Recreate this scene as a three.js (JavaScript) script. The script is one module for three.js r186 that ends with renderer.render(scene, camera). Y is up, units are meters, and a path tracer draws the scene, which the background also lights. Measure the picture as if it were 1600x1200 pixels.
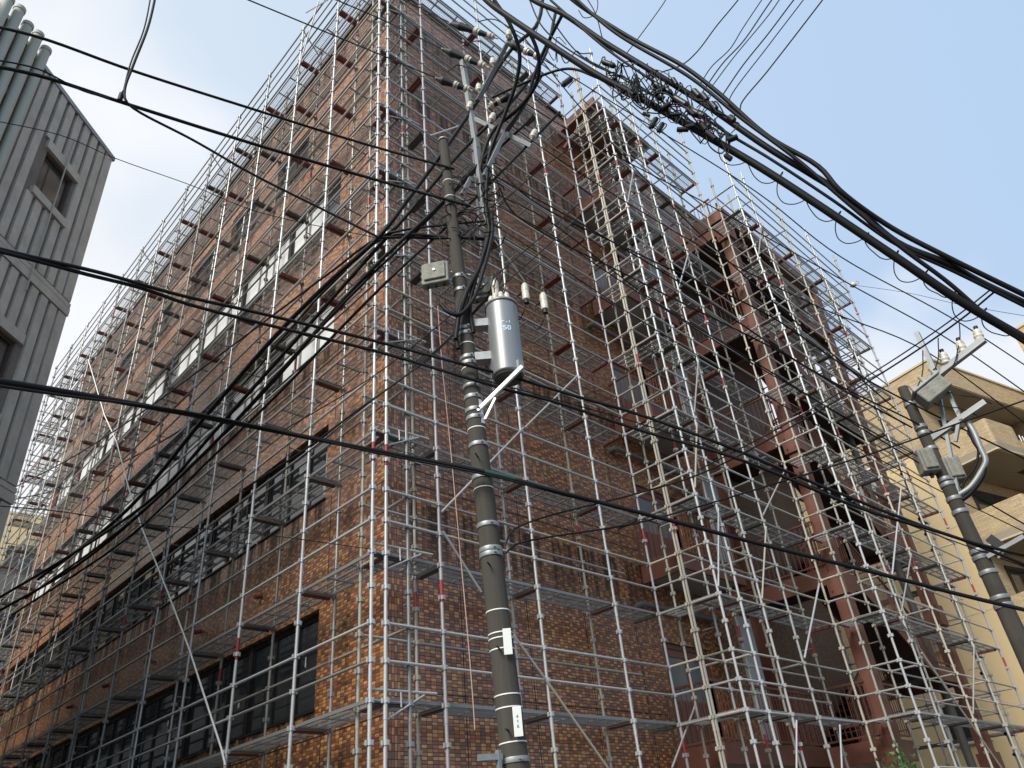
import * as THREE from 'three';
import { mergeGeometries } from 'three/addons/utils/BufferGeometryUtils.js';
import { RoundedBoxGeometry } from 'three/addons/geometries/RoundedBoxGeometry.js';

// ---------------------------------------------------------------- camera, sky, sun, exposure
const V = (x, y, z) => new THREE.Vector3(x, y, z);
const scene = new THREE.Scene();
const EYE = V(8.295, 1.722, 5.622), FOCAL = 1194.26, YAW = 0.7624, PITCH = 0.57328, ROLL = -0.10267;
const cf = V(-Math.sin(YAW) * Math.cos(PITCH), Math.sin(PITCH), -Math.cos(YAW) * Math.cos(PITCH));
const r0 = V(Math.cos(YAW), 0, -Math.sin(YAW)), u0 = r0.clone().cross(cf);
const cr = r0.clone().multiplyScalar(Math.cos(ROLL)).addScaledVector(u0, Math.sin(ROLL));
const cu = u0.clone().multiplyScalar(Math.cos(ROLL)).addScaledVector(r0, -Math.sin(ROLL));
const camera = new THREE.PerspectiveCamera(2 * Math.atan(600 / FOCAL) * 180 / Math.PI, 4 / 3, 0.05, 900);
camera.position.copy(EYE);
camera.quaternion.setFromRotationMatrix(new THREE.Matrix4().makeBasis(cr, cu, cf.clone().negate()));
scene.add(camera);
const renderer = new THREE.WebGLRenderer({ antialias: true });
renderer.toneMapping = THREE.LinearToneMapping;
renderer.toneMappingExposure = 1.15;
renderer.shadowMap.enabled = true;

function mulberry(a) { return () => { a |= 0; a = a + 0x6D2B79F5 | 0; let t = Math.imul(a ^ a >>> 15, 1 | a); t = t + Math.imul(t ^ t >>> 7, 61 | t) ^ t; return ((t ^ t >>> 14) >>> 0) / 4294967296; }; }
const rnd = mulberry(20240611);
const rr = (a, b) => a + (b - a) * rnd();
function hash3(x, y, z) { let h = Math.imul(x, 374761393) ^ Math.imul(y, 668265263) ^ Math.imul(z, 1274126177); h = Math.imul(h ^ h >>> 13, 1103515245); return ((h ^ h >>> 16) >>> 0) / 4294967296; }
function noise3(x, y, z) {
  const xi = Math.floor(x), yi = Math.floor(y), zi = Math.floor(z), s = t => t * t * (3 - 2 * t);
  const u = s(x - xi), v = s(y - yi), w = s(z - zi), L = (a, b, t) => a + (b - a) * t;
  return L(L(L(hash3(xi, yi, zi), hash3(xi + 1, yi, zi), u), L(hash3(xi, yi + 1, zi), hash3(xi + 1, yi + 1, zi), u), v),
    L(L(hash3(xi, yi, zi + 1), hash3(xi + 1, yi, zi + 1), u), L(hash3(xi, yi + 1, zi + 1), hash3(xi + 1, yi + 1, zi + 1), u), v), w);
}
const fbm = (x, y, z, o = 5) => { let s = 0, a = 0.5; for (let i = 0; i < o; i++) { s += a * noise3(x, y, z); x = x * 2.03 + 7.1; y = y * 2.03 + 3.7; z = z * 2.03 + 1.3; a *= 0.5; } return s; };

const SUN = V(0.16, 1.0, 0.98).normalize();
{ // hazy blue sky, whiter towards the sun, with thin broken cloud
  const W = 1024, H = 512, data = new Float32Array(W * H * 4);
  for (let j = 0; j < H; j++) for (let i = 0; i < W; i++) {
    const az = ((i + 0.5) / W - 0.5) * 2 * Math.PI, el = ((j + 0.5) / H - 0.5) * Math.PI;
    const d = V(Math.cos(el) * Math.cos(az), Math.sin(el), Math.cos(el) * Math.sin(az));
    const up = Math.max(d.y, 0), k = Math.max(d.dot(SUN), 0);
    const hz = Math.exp(-up * 5.5), glow = Math.pow(k, 3.2);
    const west = 0.5 + 0.5 * (d.x * -0.8 + d.z * 0.6), core = Math.pow(k, 24);
    const wh = Math.pow(Math.max(west, 0), 2.2);
    let c = [0.395 + 0.16 * hz + 0.12 * glow + 0.42 * wh + 1.6 * core, 0.545 + 0.13 * hz + 0.1 * glow + 0.3 * wh + 1.55 * core, 0.77 + 0.02 * hz + 0.02 * glow + 0.06 * wh + 1.4 * core];
    if (d.y > 0) {
      const q = 1 / (d.y + 0.22), n = fbm(d.x * q * 1.6 + 3.1, d.z * q * 1.6 + 9.2, 0.5, 6);
      let m = Math.min(Math.max((n - 0.53 + 0.24 * (west - 0.42)) / 0.16, 0), 1); m = m * m * (3 - 2 * m);
      const fine = fbm(d.x * q * 6, d.z * q * 6, 4.5, 4), cl = 0.8 + 0.16 * fine, a = m * 0.78;
      c = [c[0] + (cl - c[0]) * a, c[1] + (cl * 1.0 - c[1]) * a, c[2] + (cl * 1.04 - c[2]) * a];
    } else c = [0.2, 0.2, 0.2];
    const o = (j * W + i) * 4; data[o] = c[0]; data[o + 1] = c[1]; data[o + 2] = c[2]; data[o + 3] = 1;
  }
  const t = new THREE.DataTexture(data, W, H, THREE.RGBAFormat, THREE.FloatType);
  t.mapping = THREE.EquirectangularReflectionMapping; t.magFilter = t.minFilter = THREE.LinearFilter; t.needsUpdate = true;
  scene.background = t; scene.environment = t; scene.environmentIntensity = 1;
}
const sun = new THREE.DirectionalLight(new THREE.Color(1, 0.95, 0.87), 3.6);
sun.position.copy(SUN).multiplyScalar(80); sun.target.position.set(-6, 6, -8);
sun.castShadow = true; sun.shadow.radius = 40; sun.shadow.mapSize.set(2048, 2048);
Object.assign(sun.shadow.camera, { left: -40, right: 40, top: 40, bottom: -40, near: 1, far: 200 });
scene.add(sun, sun.target);

// ---------------------------------------------------------------- helpers
// a point in the street, given by the line of sight it lies on and its horizontal distance from where one stands
function sight(px, py) { return cf.clone().addScaledVector(cr, (px - 800) / FOCAL).addScaledVector(cu, -(py - 600) / FOCAL); }
function at(px, py, hd) { const d = sight(px, py); return EYE.clone().addScaledVector(d, hd / Math.hypot(d.x, d.z)); }
function onPlane(px, py, P, n) { const d = sight(px, py); return EYE.clone().addScaledVector(d, P.clone().sub(EYE).dot(n) / d.dot(n)); }

const taken = new Map();
function numbered(n) { const k = taken.get(n) || 0; taken.set(n, k + 1); return k ? n + '_' + String(k).padStart(3, '0') : n; }
function tag(o, label, category, group) { if (label) o.userData.label = label; if (category) o.userData.category = category; if (group) o.userData.group = group; return o; }
function thing(name, label, category, pos, group, turn = 0) {
  const o = new THREE.Group(); o.name = numbered(name); if (pos) o.position.copy(pos); o.rotation.y = turn; scene.add(o);
  return tag(o, label, category, group);
}
function mesh(name, geo, m, parent, pos, label) {
  const o = new THREE.Mesh(geo, m); o.name = parent === scene ? numbered(name) : name; if (pos) o.position.copy(pos);
  o.castShadow = o.receiveShadow = true; parent.add(o); if (label) o.userData.label = label; return o;
}
const struct = (name, geo, m) => { const o = mesh(name, geo, m, scene); o.userData.kind = 'structure'; return o; };
function join(list) {
  const flat = list.some(g => !g.index);
  const gs = list.map(g => { g = flat && g.index ? g.toNonIndexed() : g.clone(); for (const k of Object.keys(g.attributes)) if (!['position', 'normal', 'uv'].includes(k)) g.deleteAttribute(k); return g; });
  return gs.length === 1 ? gs[0] : mergeGeometries(gs, false);
}
function boxUV(g) { // uv in metres from position and facing
  const p = g.attributes.position, n = g.attributes.normal, uv = new Float32Array(p.count * 2);
  for (let i = 0; i < p.count; i++) {
    const ax = Math.abs(n.getX(i)), ay = Math.abs(n.getY(i)), az = Math.abs(n.getZ(i));
    let a, b; if (ay > ax && ay > az) { a = p.getX(i); b = p.getZ(i); } else if (ax > az) { a = p.getZ(i); b = p.getY(i); } else { a = p.getX(i); b = p.getY(i); }
    uv[2 * i] = a; uv[2 * i + 1] = b;
  }
  g.setAttribute('uv', new THREE.BufferAttribute(uv, 2)); return g;
}
const box = (cx, cy, cz, sx, sy, sz) => { const g = new THREE.BoxGeometry(sx, sy, sz); g.translate(cx, cy, cz); return boxUV(g); };
const span = (x0, x1, y0, y1, z0, z1) => box((x0 + x1) / 2, (y0 + y1) / 2, (z0 + z1) / 2, Math.abs(x1 - x0), Math.abs(y1 - y0), Math.abs(z1 - z0));
const UP = V(0, 1, 0);
const aim = (a, b) => new THREE.Quaternion().setFromUnitVectors(UP, b.clone().sub(a).normalize());
function rod(a, b, r, seg = 8, r2 = r) {
  const g = new THREE.CylinderGeometry(r2, r, a.distanceTo(b), seg, 1); g.applyQuaternion(aim(a, b));
  const m = a.clone().add(b).multiplyScalar(0.5); g.translate(m.x, m.y, m.z); return g;
}
function bar(a, b, w, h, up = UP) { // square bar from a to b
  const d = b.clone().sub(a), L = d.length(); d.normalize(); const s = d.clone().cross(up).normalize(), t = s.clone().cross(d);
  const g = new THREE.BoxGeometry(w, h, L); g.applyMatrix4(new THREE.Matrix4().makeBasis(s, t, d.clone().negate()));
  const m = a.clone().add(b).multiplyScalar(0.5); g.translate(m.x, m.y, m.z); return g;
}
function tubeThrough(pts, r, seg = 6, per = 6) { return new THREE.TubeGeometry(new THREE.CatmullRomCurve3(pts, false, 'centripetal'), Math.max(6, (pts.length - 1) * per), r, seg, false); }
const lathe = (prof, seg = 16) => new THREE.LatheGeometry(prof.map(p => new THREE.Vector2(p[0], p[1])), seg);

// ---------------------------------------------------------------- materials
function tex(W, H, fn, srgb, rx = 1, ry = 1) {
  const d = new Uint8Array(W * H * 4);
  for (let j = 0; j < H; j++) for (let i = 0; i < W; i++) { const c = fn(i, j), o = (j * W + i) * 4; d[o] = c[0]; d[o + 1] = c[1]; d[o + 2] = c[2]; d[o + 3] = 255; }
  const t = new THREE.DataTexture(d, W, H, THREE.RGBAFormat); t.magFilter = THREE.LinearFilter; t.minFilter = THREE.LinearMipmapLinearFilter; t.generateMipmaps = true;
  t.wrapS = t.wrapT = THREE.RepeatWrapping; t.repeat.set(rx, ry); if (srgb) t.colorSpace = THREE.SRGBColorSpace; t.needsUpdate = true; return t;
}
const toS = v => Math.round(255 * Math.min(1, Math.max(0, v <= 0.0031308 ? v * 12.92 : 1.055 * Math.pow(v, 1 / 2.4) - 0.055)));
const std = (r, g, b, rough = 0.7, metal = 0, extra = {}) => new THREE.MeshStandardMaterial({ color: new THREE.Color().setRGB(r, g, b), roughness: rough, metalness: metal, ...extra });
// tileable cloudy noise
function wrapNoise(N, cells, seed) {
  const g = []; for (let k = 0; k < cells * cells; k++) g.push(hash3(k, seed, 17));
  return (x, y) => { x = x / N * cells; y = y / N * cells; const xi = Math.floor(x), yi = Math.floor(y), s = t => t * t * (3 - 2 * t), u = s(x - xi), v = s(y - yi), G = (a, b) => g[((b % cells + cells) % cells) * cells + (a % cells + cells) % cells]; return (G(xi, yi) * (1 - u) + G(xi + 1, yi) * u) * (1 - v) + (G(xi, yi + 1) * (1 - u) + G(xi + 1, yi + 1) * u) * v; };
}
// glazed tiles of 50 x 100 mm in three browns: colour and joint relief, 6.4 m per repeat
const TN = 2048, TWp = 32, THp = 16;
const toneAt = new Map();
function tone(x, y, mix) { // neighbours along a course are seldom alike
  const key = x * 1000 + y; if (toneAt.has(key)) return toneAt.get(key);
  let h = hash3(x, y, 5), k = h < mix[0] ? 0 : h < mix[0] + mix[1] ? 1 : 2;
  if (x > 0 && tone(x - 1, y, mix) === k && hash3(x, y, 6) < 0.7) k = (k + 1 + Math.floor(hash3(x, y, 7) * 2)) % 3;
  else if (y > 0 && x > 0 && tone(x, y - 1, mix) === k && hash3(x, y, 8) < 0.6) k = (k + 1 + Math.floor(hash3(x, y, 10) * 2)) % 3;
  toneAt.set(key, k); return k;
}
function tileSet(tones, mortar, mix) {
  const soft = wrapNoise(TN, 9, 3), streak = wrapNoise(TN, 60, 8);
  const map = tex(TN, TN, (i, j) => {
    const tx = Math.floor(i / TWp), ty = Math.floor(j / THp), lx = i % TWp, ly = j % THp;
    const blot = 0.9 + 0.2 * soft(i, j), st = 0.95 + 0.1 * streak(i, j * 0.12);
    if (lx < 3 || ly < 2) return mortar.map(v => toS(v * blot));
    const k = tone(tx, ty, mix), v = (0.86 + 0.28 * hash3(tx, ty, 9)) * blot * st;
    return tones[k].map(c => toS(c * v));
  }, true, 1 / 6.4, 1 / 6.4);
  return map;
}
const tileBump = tex(512, 512, (i, j) => { const lx = i % 32, ly = j % 16, e = Math.min(lx, ly, 33 - lx, 17 - ly), h = e < 2 ? 0 : Math.min(255, 150 + e * 25 + 30 * hash3(Math.floor(i / 32), Math.floor(j / 16), 2)); return [h, h, h]; }, false, 1 / 1.6, 1 / 1.6);
const mTile = new THREE.MeshPhysicalMaterial({ roughness: 0.3, ior: 1.68, map: tileSet([[0.52, 0.25, 0.09], [0.32, 0.118, 0.044], [0.18, 0.08, 0.05]], [0.05, 0.026, 0.017], [0.36, 0.36, 0.28]), bumpMap: tileBump, bumpScale: 0.004 });
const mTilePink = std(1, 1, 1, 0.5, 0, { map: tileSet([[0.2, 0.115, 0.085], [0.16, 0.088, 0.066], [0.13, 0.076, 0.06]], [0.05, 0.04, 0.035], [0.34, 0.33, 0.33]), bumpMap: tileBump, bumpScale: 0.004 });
function mottle(base, amp, rough, metal, cells = [5, 17, 61], rep = 1, extra = {}) {
  const n = cells.map((c, i) => wrapNoise(512, c, 11 + i));
  const m = tex(512, 512, (i, j) => { let s = 0, a = 0.55; for (const f of n) { s += a * (f(i, j) - 0.5); a *= 0.6; } const v = 1 + amp * 2 * s; return base.map(c => toS(c * v)); }, true, rep, rep);
  return std(1, 1, 1, rough, metal, { map: m, ...extra });
}
const mGalv = [std(0.46, 0.46, 0.45, 0.45, 0.4), std(0.4, 0.4, 0.385, 0.45, 0.45), std(0.36, 0.345, 0.3, 0.6, 0.2), std(0.47, 0.44, 0.36, 0.62, 0.12), std(0.36, 0.35, 0.36, 0.55, 0.3)];
const mGalvDark = [std(0.3, 0.3, 0.29, 0.4, 0.5), std(0.24, 0.235, 0.22, 0.5, 0.3), std(0.27, 0.25, 0.21, 0.65, 0.1), std(0.38, 0.38, 0.37, 0.38, 0.5)];
const mBright = std(0.52, 0.53, 0.525, 0.45, 0.35);
const mDeck = std(0.25, 0.25, 0.245, 0.55, 0.35), mDeckDark = std(0.09, 0.088, 0.08, 0.6, 0.2);
const mRed = std(0.3, 0.028, 0.035, 0.5), mOxide = std(0.17, 0.05, 0.042, 0.65);
const mFrame = std(0.022, 0.02, 0.019, 0.45, 0.3), mAlu = std(0.3, 0.29, 0.28, 0.45, 0.4);
const mGlass = new THREE.MeshPhysicalMaterial({ color: new THREE.Color().setRGB(0.03, 0.035, 0.038), roughness: 0.04, metalness: 0, specularIntensity: 1, ior: 1.62 });
const mBlind = std(0.5, 0.5, 0.48, 0.7), mRoom = std(0.035, 0.033, 0.03, 0.9);
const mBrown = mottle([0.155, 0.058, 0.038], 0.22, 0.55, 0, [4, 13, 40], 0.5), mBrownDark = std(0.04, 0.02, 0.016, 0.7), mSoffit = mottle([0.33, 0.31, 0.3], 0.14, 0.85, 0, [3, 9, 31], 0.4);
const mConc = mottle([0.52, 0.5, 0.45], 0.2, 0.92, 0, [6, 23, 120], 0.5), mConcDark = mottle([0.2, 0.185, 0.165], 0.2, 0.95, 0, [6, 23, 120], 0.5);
const mPole = mottle([0.062, 0.056, 0.047], 0.3, 0.93, 0, [5, 30, 160], 1);
const mStucco = mottle([0.7, 0.545, 0.31], 0.07, 0.92, 0, [3, 8, 60], 0.12);
const mBlack = std(0.008, 0.008, 0.009, 0.6), mRubber = new THREE.MeshPhysicalMaterial({ color: new THREE.Color().setRGB(0.009, 0.009, 0.01), roughness: 0.55, specularIntensity: 0.45 }), mPorc = std(0.6, 0.56, 0.47, 0.25), mSteel = mottle([0.3, 0.315, 0.32], 0.18, 0.5, 0.45, [5, 17, 61], 1);
const mWhite = std(0.75, 0.75, 0.73, 0.5);

// ---------------------------------------------------------------- ground
const mAsph = mottle([0.055, 0.055, 0.056], 0.25, 0.95, 0, [6, 25, 140], 0.4);
{ const g = new THREE.PlaneGeometry(800, 800, 1, 1); g.rotateX(-Math.PI / 2); boxUV(g); struct('road', g, mAsph);
  struct('pavement', join([span(-30, 1.9, 0, 0.13, -1.0, 0.7), span(-0.9, 1.9, 0, 0.131, -22, -1.0)]), mConcDark); }

// ---------------------------------------------------------------- the tiled building
const bld = thing('tiled_building', 'brown tiled five storey building wrapped in scaffolding on the street corner', 'building');
const ZL = -0.9, XR = -0.95, ROOF = 21.8, XE = -23.6, ZE = -16.1, FL = [3.4, 6.95, 10.5, 14.05, 17.6];
const SILL = [4.17, 7.72, 11.25, 14.8, 18.15], WH = [1.56, 1.54, 1.54, 1.54, 1.45];
function holed(u0, u1, v0, v1, holes, depth) {
  const s = new THREE.Shape([[u0, v0], [u1, v0], [u1, v1], [u0, v1]].map(p => new THREE.Vector2(...p)));
  for (const [a, b, c, d] of holes) s.holes.push(new THREE.Path([[a, c], [a, d], [b, d], [b, c]].map(p => new THREE.Vector2(...p))));
  return new THREE.ExtrudeGeometry(s, { depth, bevelEnabled: false });
}
const ribbons = [];   // [x0, x1, floor, style]
const row = (k, x0, n, w, pier, style) => { let x = x0; for (let i = 0; i < n; i++) { ribbons.push([x - w, x, k, style]); x -= w + pier; } };
row(0, -2.82, 8, 2.42, 0.12, 'dark'); row(1, -2.82, 8, 2.42, 0.12, 'dark'); row(2, -2.82, 8, 2.42, 0.14, 'pale'); row(3, -2.82, 8, 2.42, 0.14, 'pale');
for (const x of [-4.6, -7.4, -10.2, -13.4, -16.6, -19.8]) ribbons.push([x - 1.75, x, 4, 'dark']);
{ const holes = [0, 1, 2, 3].map(k => { const s = ribbons.filter(r => r[2] === k); return [s[s.length - 1][0], s[0][1], SILL[k], SILL[k] + WH[k]]; });
  for (const r of ribbons) if (r[2] === 4) holes.push([r[0], r[1], SILL[4], SILL[4] + WH[4]]);
  const g = holed(XE, XR, 0, ROOF, holes, 0.25); g.translate(0, 0, ZL - 0.25); mesh('tiled_wall', g, mTile, bld); }
const doorH = FL.map(f => [7.65, 9.3, f + 0.02, f + 2.1]);
{ const holes = doorH.slice(); const g = holed(1.15, 16.1, 0, ROOF, holes, 0.25); g.rotateY(Math.PI / 2); g.translate(XR - 0.25, 0, 0);
  const w = mesh('tiled_wall', g, mTile, bld);
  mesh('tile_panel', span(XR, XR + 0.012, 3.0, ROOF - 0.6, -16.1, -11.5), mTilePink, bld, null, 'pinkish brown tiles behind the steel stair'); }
mesh('end_wall', span(XE, XE + 0.25, 0, ROOF, ZE, ZL - 0.25), mTilePink, bld);
mesh('back_wall', span(XE, XR - 0.25, 0, ROOF, ZE, ZE + 0.2), mTilePink, bld);
mesh('roof', span(XE + 0.25, XR - 0.25, ROOF - 0.9, ROOF - 0.7, ZE + 0.2, ZL - 0.25), mConcDark, bld);
mesh('interior', span(XE + 0.5, XR - 0.8, 0.1, ROOF - 1, ZE + 0.5, ZL - 0.75), mRoom, bld);
mesh('coping', join([span(XE - 0.05, XR + 0.06, ROOF, ROOF + 0.1, ZL - 0.32, ZL + 0.06), span(XR - 0.32, XR + 0.06, ROOF, ROOF + 0.1, ZE - 0.05, ZL - 0.32)]), mFrame, bld);
{ // dark sealant joints standing a hair proud of the tiles
  const J = std(0.018, 0.015, 0.014, 0.8);
  for (let z = -2.35; z > -11.3; z -= 1.5) if (z > -7.4) mesh('joint', span(XR, XR + 0.003, 0.2, ROOF, z - 0.007, z + 0.007), J, bld);
  for (const f of FL) for (const d of [0.42, 0.68]) { mesh('joint', span(XR, XR + 0.0035, f + d, f + d + 0.014, -7.4, ZL - 0.3), J, bld); }
  for (const f of FL) mesh('joint', span(XE, XR, f + 0.36, f + 0.374, ZL, ZL + 0.0035), J, bld);
  for (let x = -2.6; x > -23; x -= 3.1) for (let k = 0; k < 5; k++) mesh('joint', span(x - 0.007, x + 0.007, k ? SILL[k - 1] + WH[k - 1] + 0.03 : 0.2, SILL[k] - 0.03, ZL, ZL + 0.003), J, bld);
}
const mPale = std(0.78, 0.8, 0.79, 0.22), mDarkPane = std(0.012, 0.012, 0.012, 0.3);
ribbons.forEach(([x0, x1, k, style], i) => {
  const y0 = SILL[k], y1 = y0 + WH[k], z = ZL - 0.12, t = 0.06, w = mesh('window', join([
    span(x0, x1, y0, y0 + t, z - 0.06, z), span(x0, x1, y1 - t * 1.6, y1, z - 0.06, z), span(x0, x0 + t, y0 + t, y1 - t * 1.6, z - 0.061, z - 0.001), span(x1 - t, x1, y0 + t, y1 - t * 1.6, z - 0.061, z - 0.001)]), mFrame, bld);
  const n = k === 4 ? 2 : 3, pw = (x1 - x0 - 2 * t) / n;
  for (let j = 0; j < n; j++) {
    const a = x0 + t + j * pw, b = a + pw;
    mesh('pane', span(a, b, y0 + t, y1 - t * 1.6, z - 0.04, z - 0.034), style === 'pale' ? ((i * 3 + j) % 7 === 4 ? mGlass : mPale) : k === 4 ? mDarkPane : mGlass, w);
    if (j) mesh('mullion', span(a - 0.03, a + 0.03, y0 + t, y1 - t * 1.6, z - 0.032, z - 0.004), style === 'pale' ? mAlu : mFrame, w);
    if (k < 2 && j !== 1) mesh('transom_bar', span(a + 0.03, b - 0.03, y0 + 0.48, y0 + 0.52, z - 0.031, z - 0.006), mFrame, w);
  }
  mesh('sill', span(x0 - 0.02, x1 + 0.02, y0 - 0.03, y0, z - 0.02, ZL + 0.035), mFrame, w);
});
for (const k of [0, 1, 2, 3]) { const s = ribbons.filter(r => r[2] === k); s.slice(1).forEach((r, i) => mesh('pier', span(r[1], s[i][0], SILL[k], SILL[k] + WH[k], ZL - 0.24, ZL - 0.1), mFrame, bld)); }
{ // soot streaks washed down below the sills and the coping
  const N = 256, f1 = wrapNoise(N, 40, 41), f2 = wrapNoise(N, 13, 42);
  const al = tex(N, N, (i, j) => { const v = j / N, s = Math.pow(Math.max(0, f1(i, j * 0.03) * 0.7 + f2(i, j * 0.05) * 0.6 - 0.45), 1.2) * Math.pow(v, 1.4) * 2.0; const q = Math.min(150, 255 * s); return [q, q, q]; });
  const mStain = std(0.03, 0.024, 0.02, 0.9, 0, { alphaMap: al, transparent: true });
  const patch = (w, h) => new THREE.PlaneGeometry(w, h);
  ribbons.forEach(([x0, x1, k], i) => { const h = 0.8 + 0.7 * hash3(i, k, 2); mesh('stain', patch(x1 - x0, h), mStain, bld, V((x0 + x1) / 2, SILL[k] - 0.03 - h / 2, ZL + 0.006)); });
  for (let x = XE + 1.3; x < XR - 1; x += 2.6) mesh('stain', patch(2.6, 1.7), mStain, bld, V(x, ROOF - 0.85, ZL + 0.0065));
  for (let z = -2.4; z > -8; z -= 2.2) for (const y of [ROOF - 0.9, FL[4] + 0.3, FL[3] + 0.2, FL[2] + 0.3, FL[1] + 0.1]) { const o = mesh('stain', patch(2.2, 1.8), mStain, bld, V(XR + 0.006, y - 0.9, z)); o.rotation.y = Math.PI / 2; }
}
for (const [x, y, w, h] of [[-3.45, 4.95, 0.04, 0.16], [-5.75, 4.75, 0.06, 0.1], [-4.1, 8.75, 0.3, 0.22], [-3.1, 8.3, 0.2, 0.5], [-3.15, 7.95, 0.16, 0.2], [-8.9, 5.0, 0.07, 0.1]]) mesh('paper', span(x, x + w, y, y + h, ZL - 0.153, ZL - 0.151), mWhite, bld);
// vent pipes poking from the wall between the first two ribbons
for (let i = 0; i < 5; i++) mesh('vent_pipe', rod(V(-4.9 - 2.54 * i, 6.55, ZL), V(-4.9 - 2.54 * i, 6.5, ZL + 0.14), 0.045, 8), mOxide, bld);
// doors and balconies
const groove = (x, y0, y1, z0, z1, n, m) => { const L = []; for (let i = 1; i < n; i++) L.push(span(x, x + 0.004, y0, y1, z0 + (z1 - z0) * i / n - 0.006, z0 + (z1 - z0) * i / n + 0.006)); return L; };
const mottle0 = mottle([0.2, 0.082, 0.058], 0.1, 0.5, 0, [3, 9], 0.5), mDoorGlass = std(0.16, 0.19, 0.2, 0.15);
function railing(segs, y0, y1, gap) { // upright bars between a top and a bottom rail
  const L = [];
  for (const [a, b] of segs) {
    const len = a.distanceTo(b), n = Math.round(len / gap);
    L.push(bar(V(a.x, a.y + y1, a.z), V(b.x, b.y + y1, b.z), 0.045, 0.045), bar(V(a.x, a.y + y0, a.z), V(b.x, b.y + y0, b.z), 0.035, 0.035));
    for (let i = 0; i <= n; i++) { const p = a.clone().lerp(b, i / n), s = i % 9 === 0 ? 0.03 : 0.014; L.push(box(p.x, p.y + (y0 + y1) / 2, p.z, s, y1 - y0 - 0.04, s)); }
  }
  return join(L);
}
FL.forEach((f, k) => {
  const zE = k === 0 ? -11.25 : -9.65, x1 = 0.14, z0 = -7.4;
  const d = mesh('door', join([span(XR - 0.12, XR - 0.04, f + 0.02, f + 0.1, -9.3, -7.65), span(XR - 0.12, XR - 0.04, f + 2.0, f + 2.1, -9.3, -7.65), span(XR - 0.12, XR - 0.039, f + 0.1, f + 2.0, -7.75, -7.65), span(XR - 0.12, XR - 0.039, f + 0.1, f + 2.0, -9.3, -9.2), span(XR - 0.12, XR - 0.038, f + 0.1, f + 2.0, -8.53, -8.43)]), mBrown, bld);
  for (const [a, b] of [[-8.43, -7.75], [-9.2, -8.53]]) {
    mesh('door_panel', span(XR - 0.1, XR - 0.06, f + 0.1, f + 1.0, a, b), mottle0, d); mesh('top_panel', span(XR - 0.1, XR - 0.061, f + 1.85, f + 2.0, a, b), mottle0, d);
    mesh('groove', join(groove(XR - 0.06, f + 0.1, f + 1.0, a, b, 7)), mBrownDark, d);
    mesh('pane', span(XR - 0.09, XR - 0.08, f + 1.0, f + 1.85, a, b), mDoorGlass, d);
  }
  const b = mesh('balcony', join([span(XR, x1 - 0.06, f - 0.24, f, zE + 0.06, z0 - 0.06)]), mSoffit, bld);
  mesh('fascia', join([span(x1 - 0.06, x1, f - 0.3, f + 0.06, zE, z0), span(XR, x1 - 0.06, f - 0.3, f + 0.06, z0 - 0.06, z0), span(XR, x1 - 0.06, f - 0.3, f + 0.06, zE, zE + 0.06)]), mBrown, b);
  mesh('railing', railing([[V(XR, f, z0 - 0.05), V(x1 - 0.05, f, z0 - 0.05)], [V(x1 - 0.05, f, z0 - 0.05), V(x1 - 0.05, f, zE + 0.05)]], 0.12, 1.12, 0.115), mBrown, b);
  mesh('partition', join([span(-0.62, -0.4, f, f + 2.75, -10.32, -10.28), span(-0.4, -0.36, f, f + 2.75, -10.32, -9.68)]), std(0.3, 0.335, 0.36, 0.35), bld, null, 'tall blue grey partition board beside the balcony');
  mesh('drain_pipe', join([rod(V(-0.8, f - 0.82, -7.0), V(-0.8, f - 0.8, -9.7), 0.055), rod(V(XR, f - 0.82, -7.05), V(-0.78, f - 0.82, -7.05), 0.075)]), std(0.12, 0.12, 0.12, 0.5), bld);
});
mesh('canopy', join([span(XR, 0.55, 20.75, 21.0, -9.9, -7.2), bar(V(-0.9, 20.2, -7.4), V(0.45, 20.8, -7.4), 0.12, 0.12), bar(V(-0.9, 20.2, -9.6), V(0.45, 20.8, -9.6), 0.12, 0.12)]), mBrown, bld, null, 'brown steel canopy over the topmost balcony');

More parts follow.
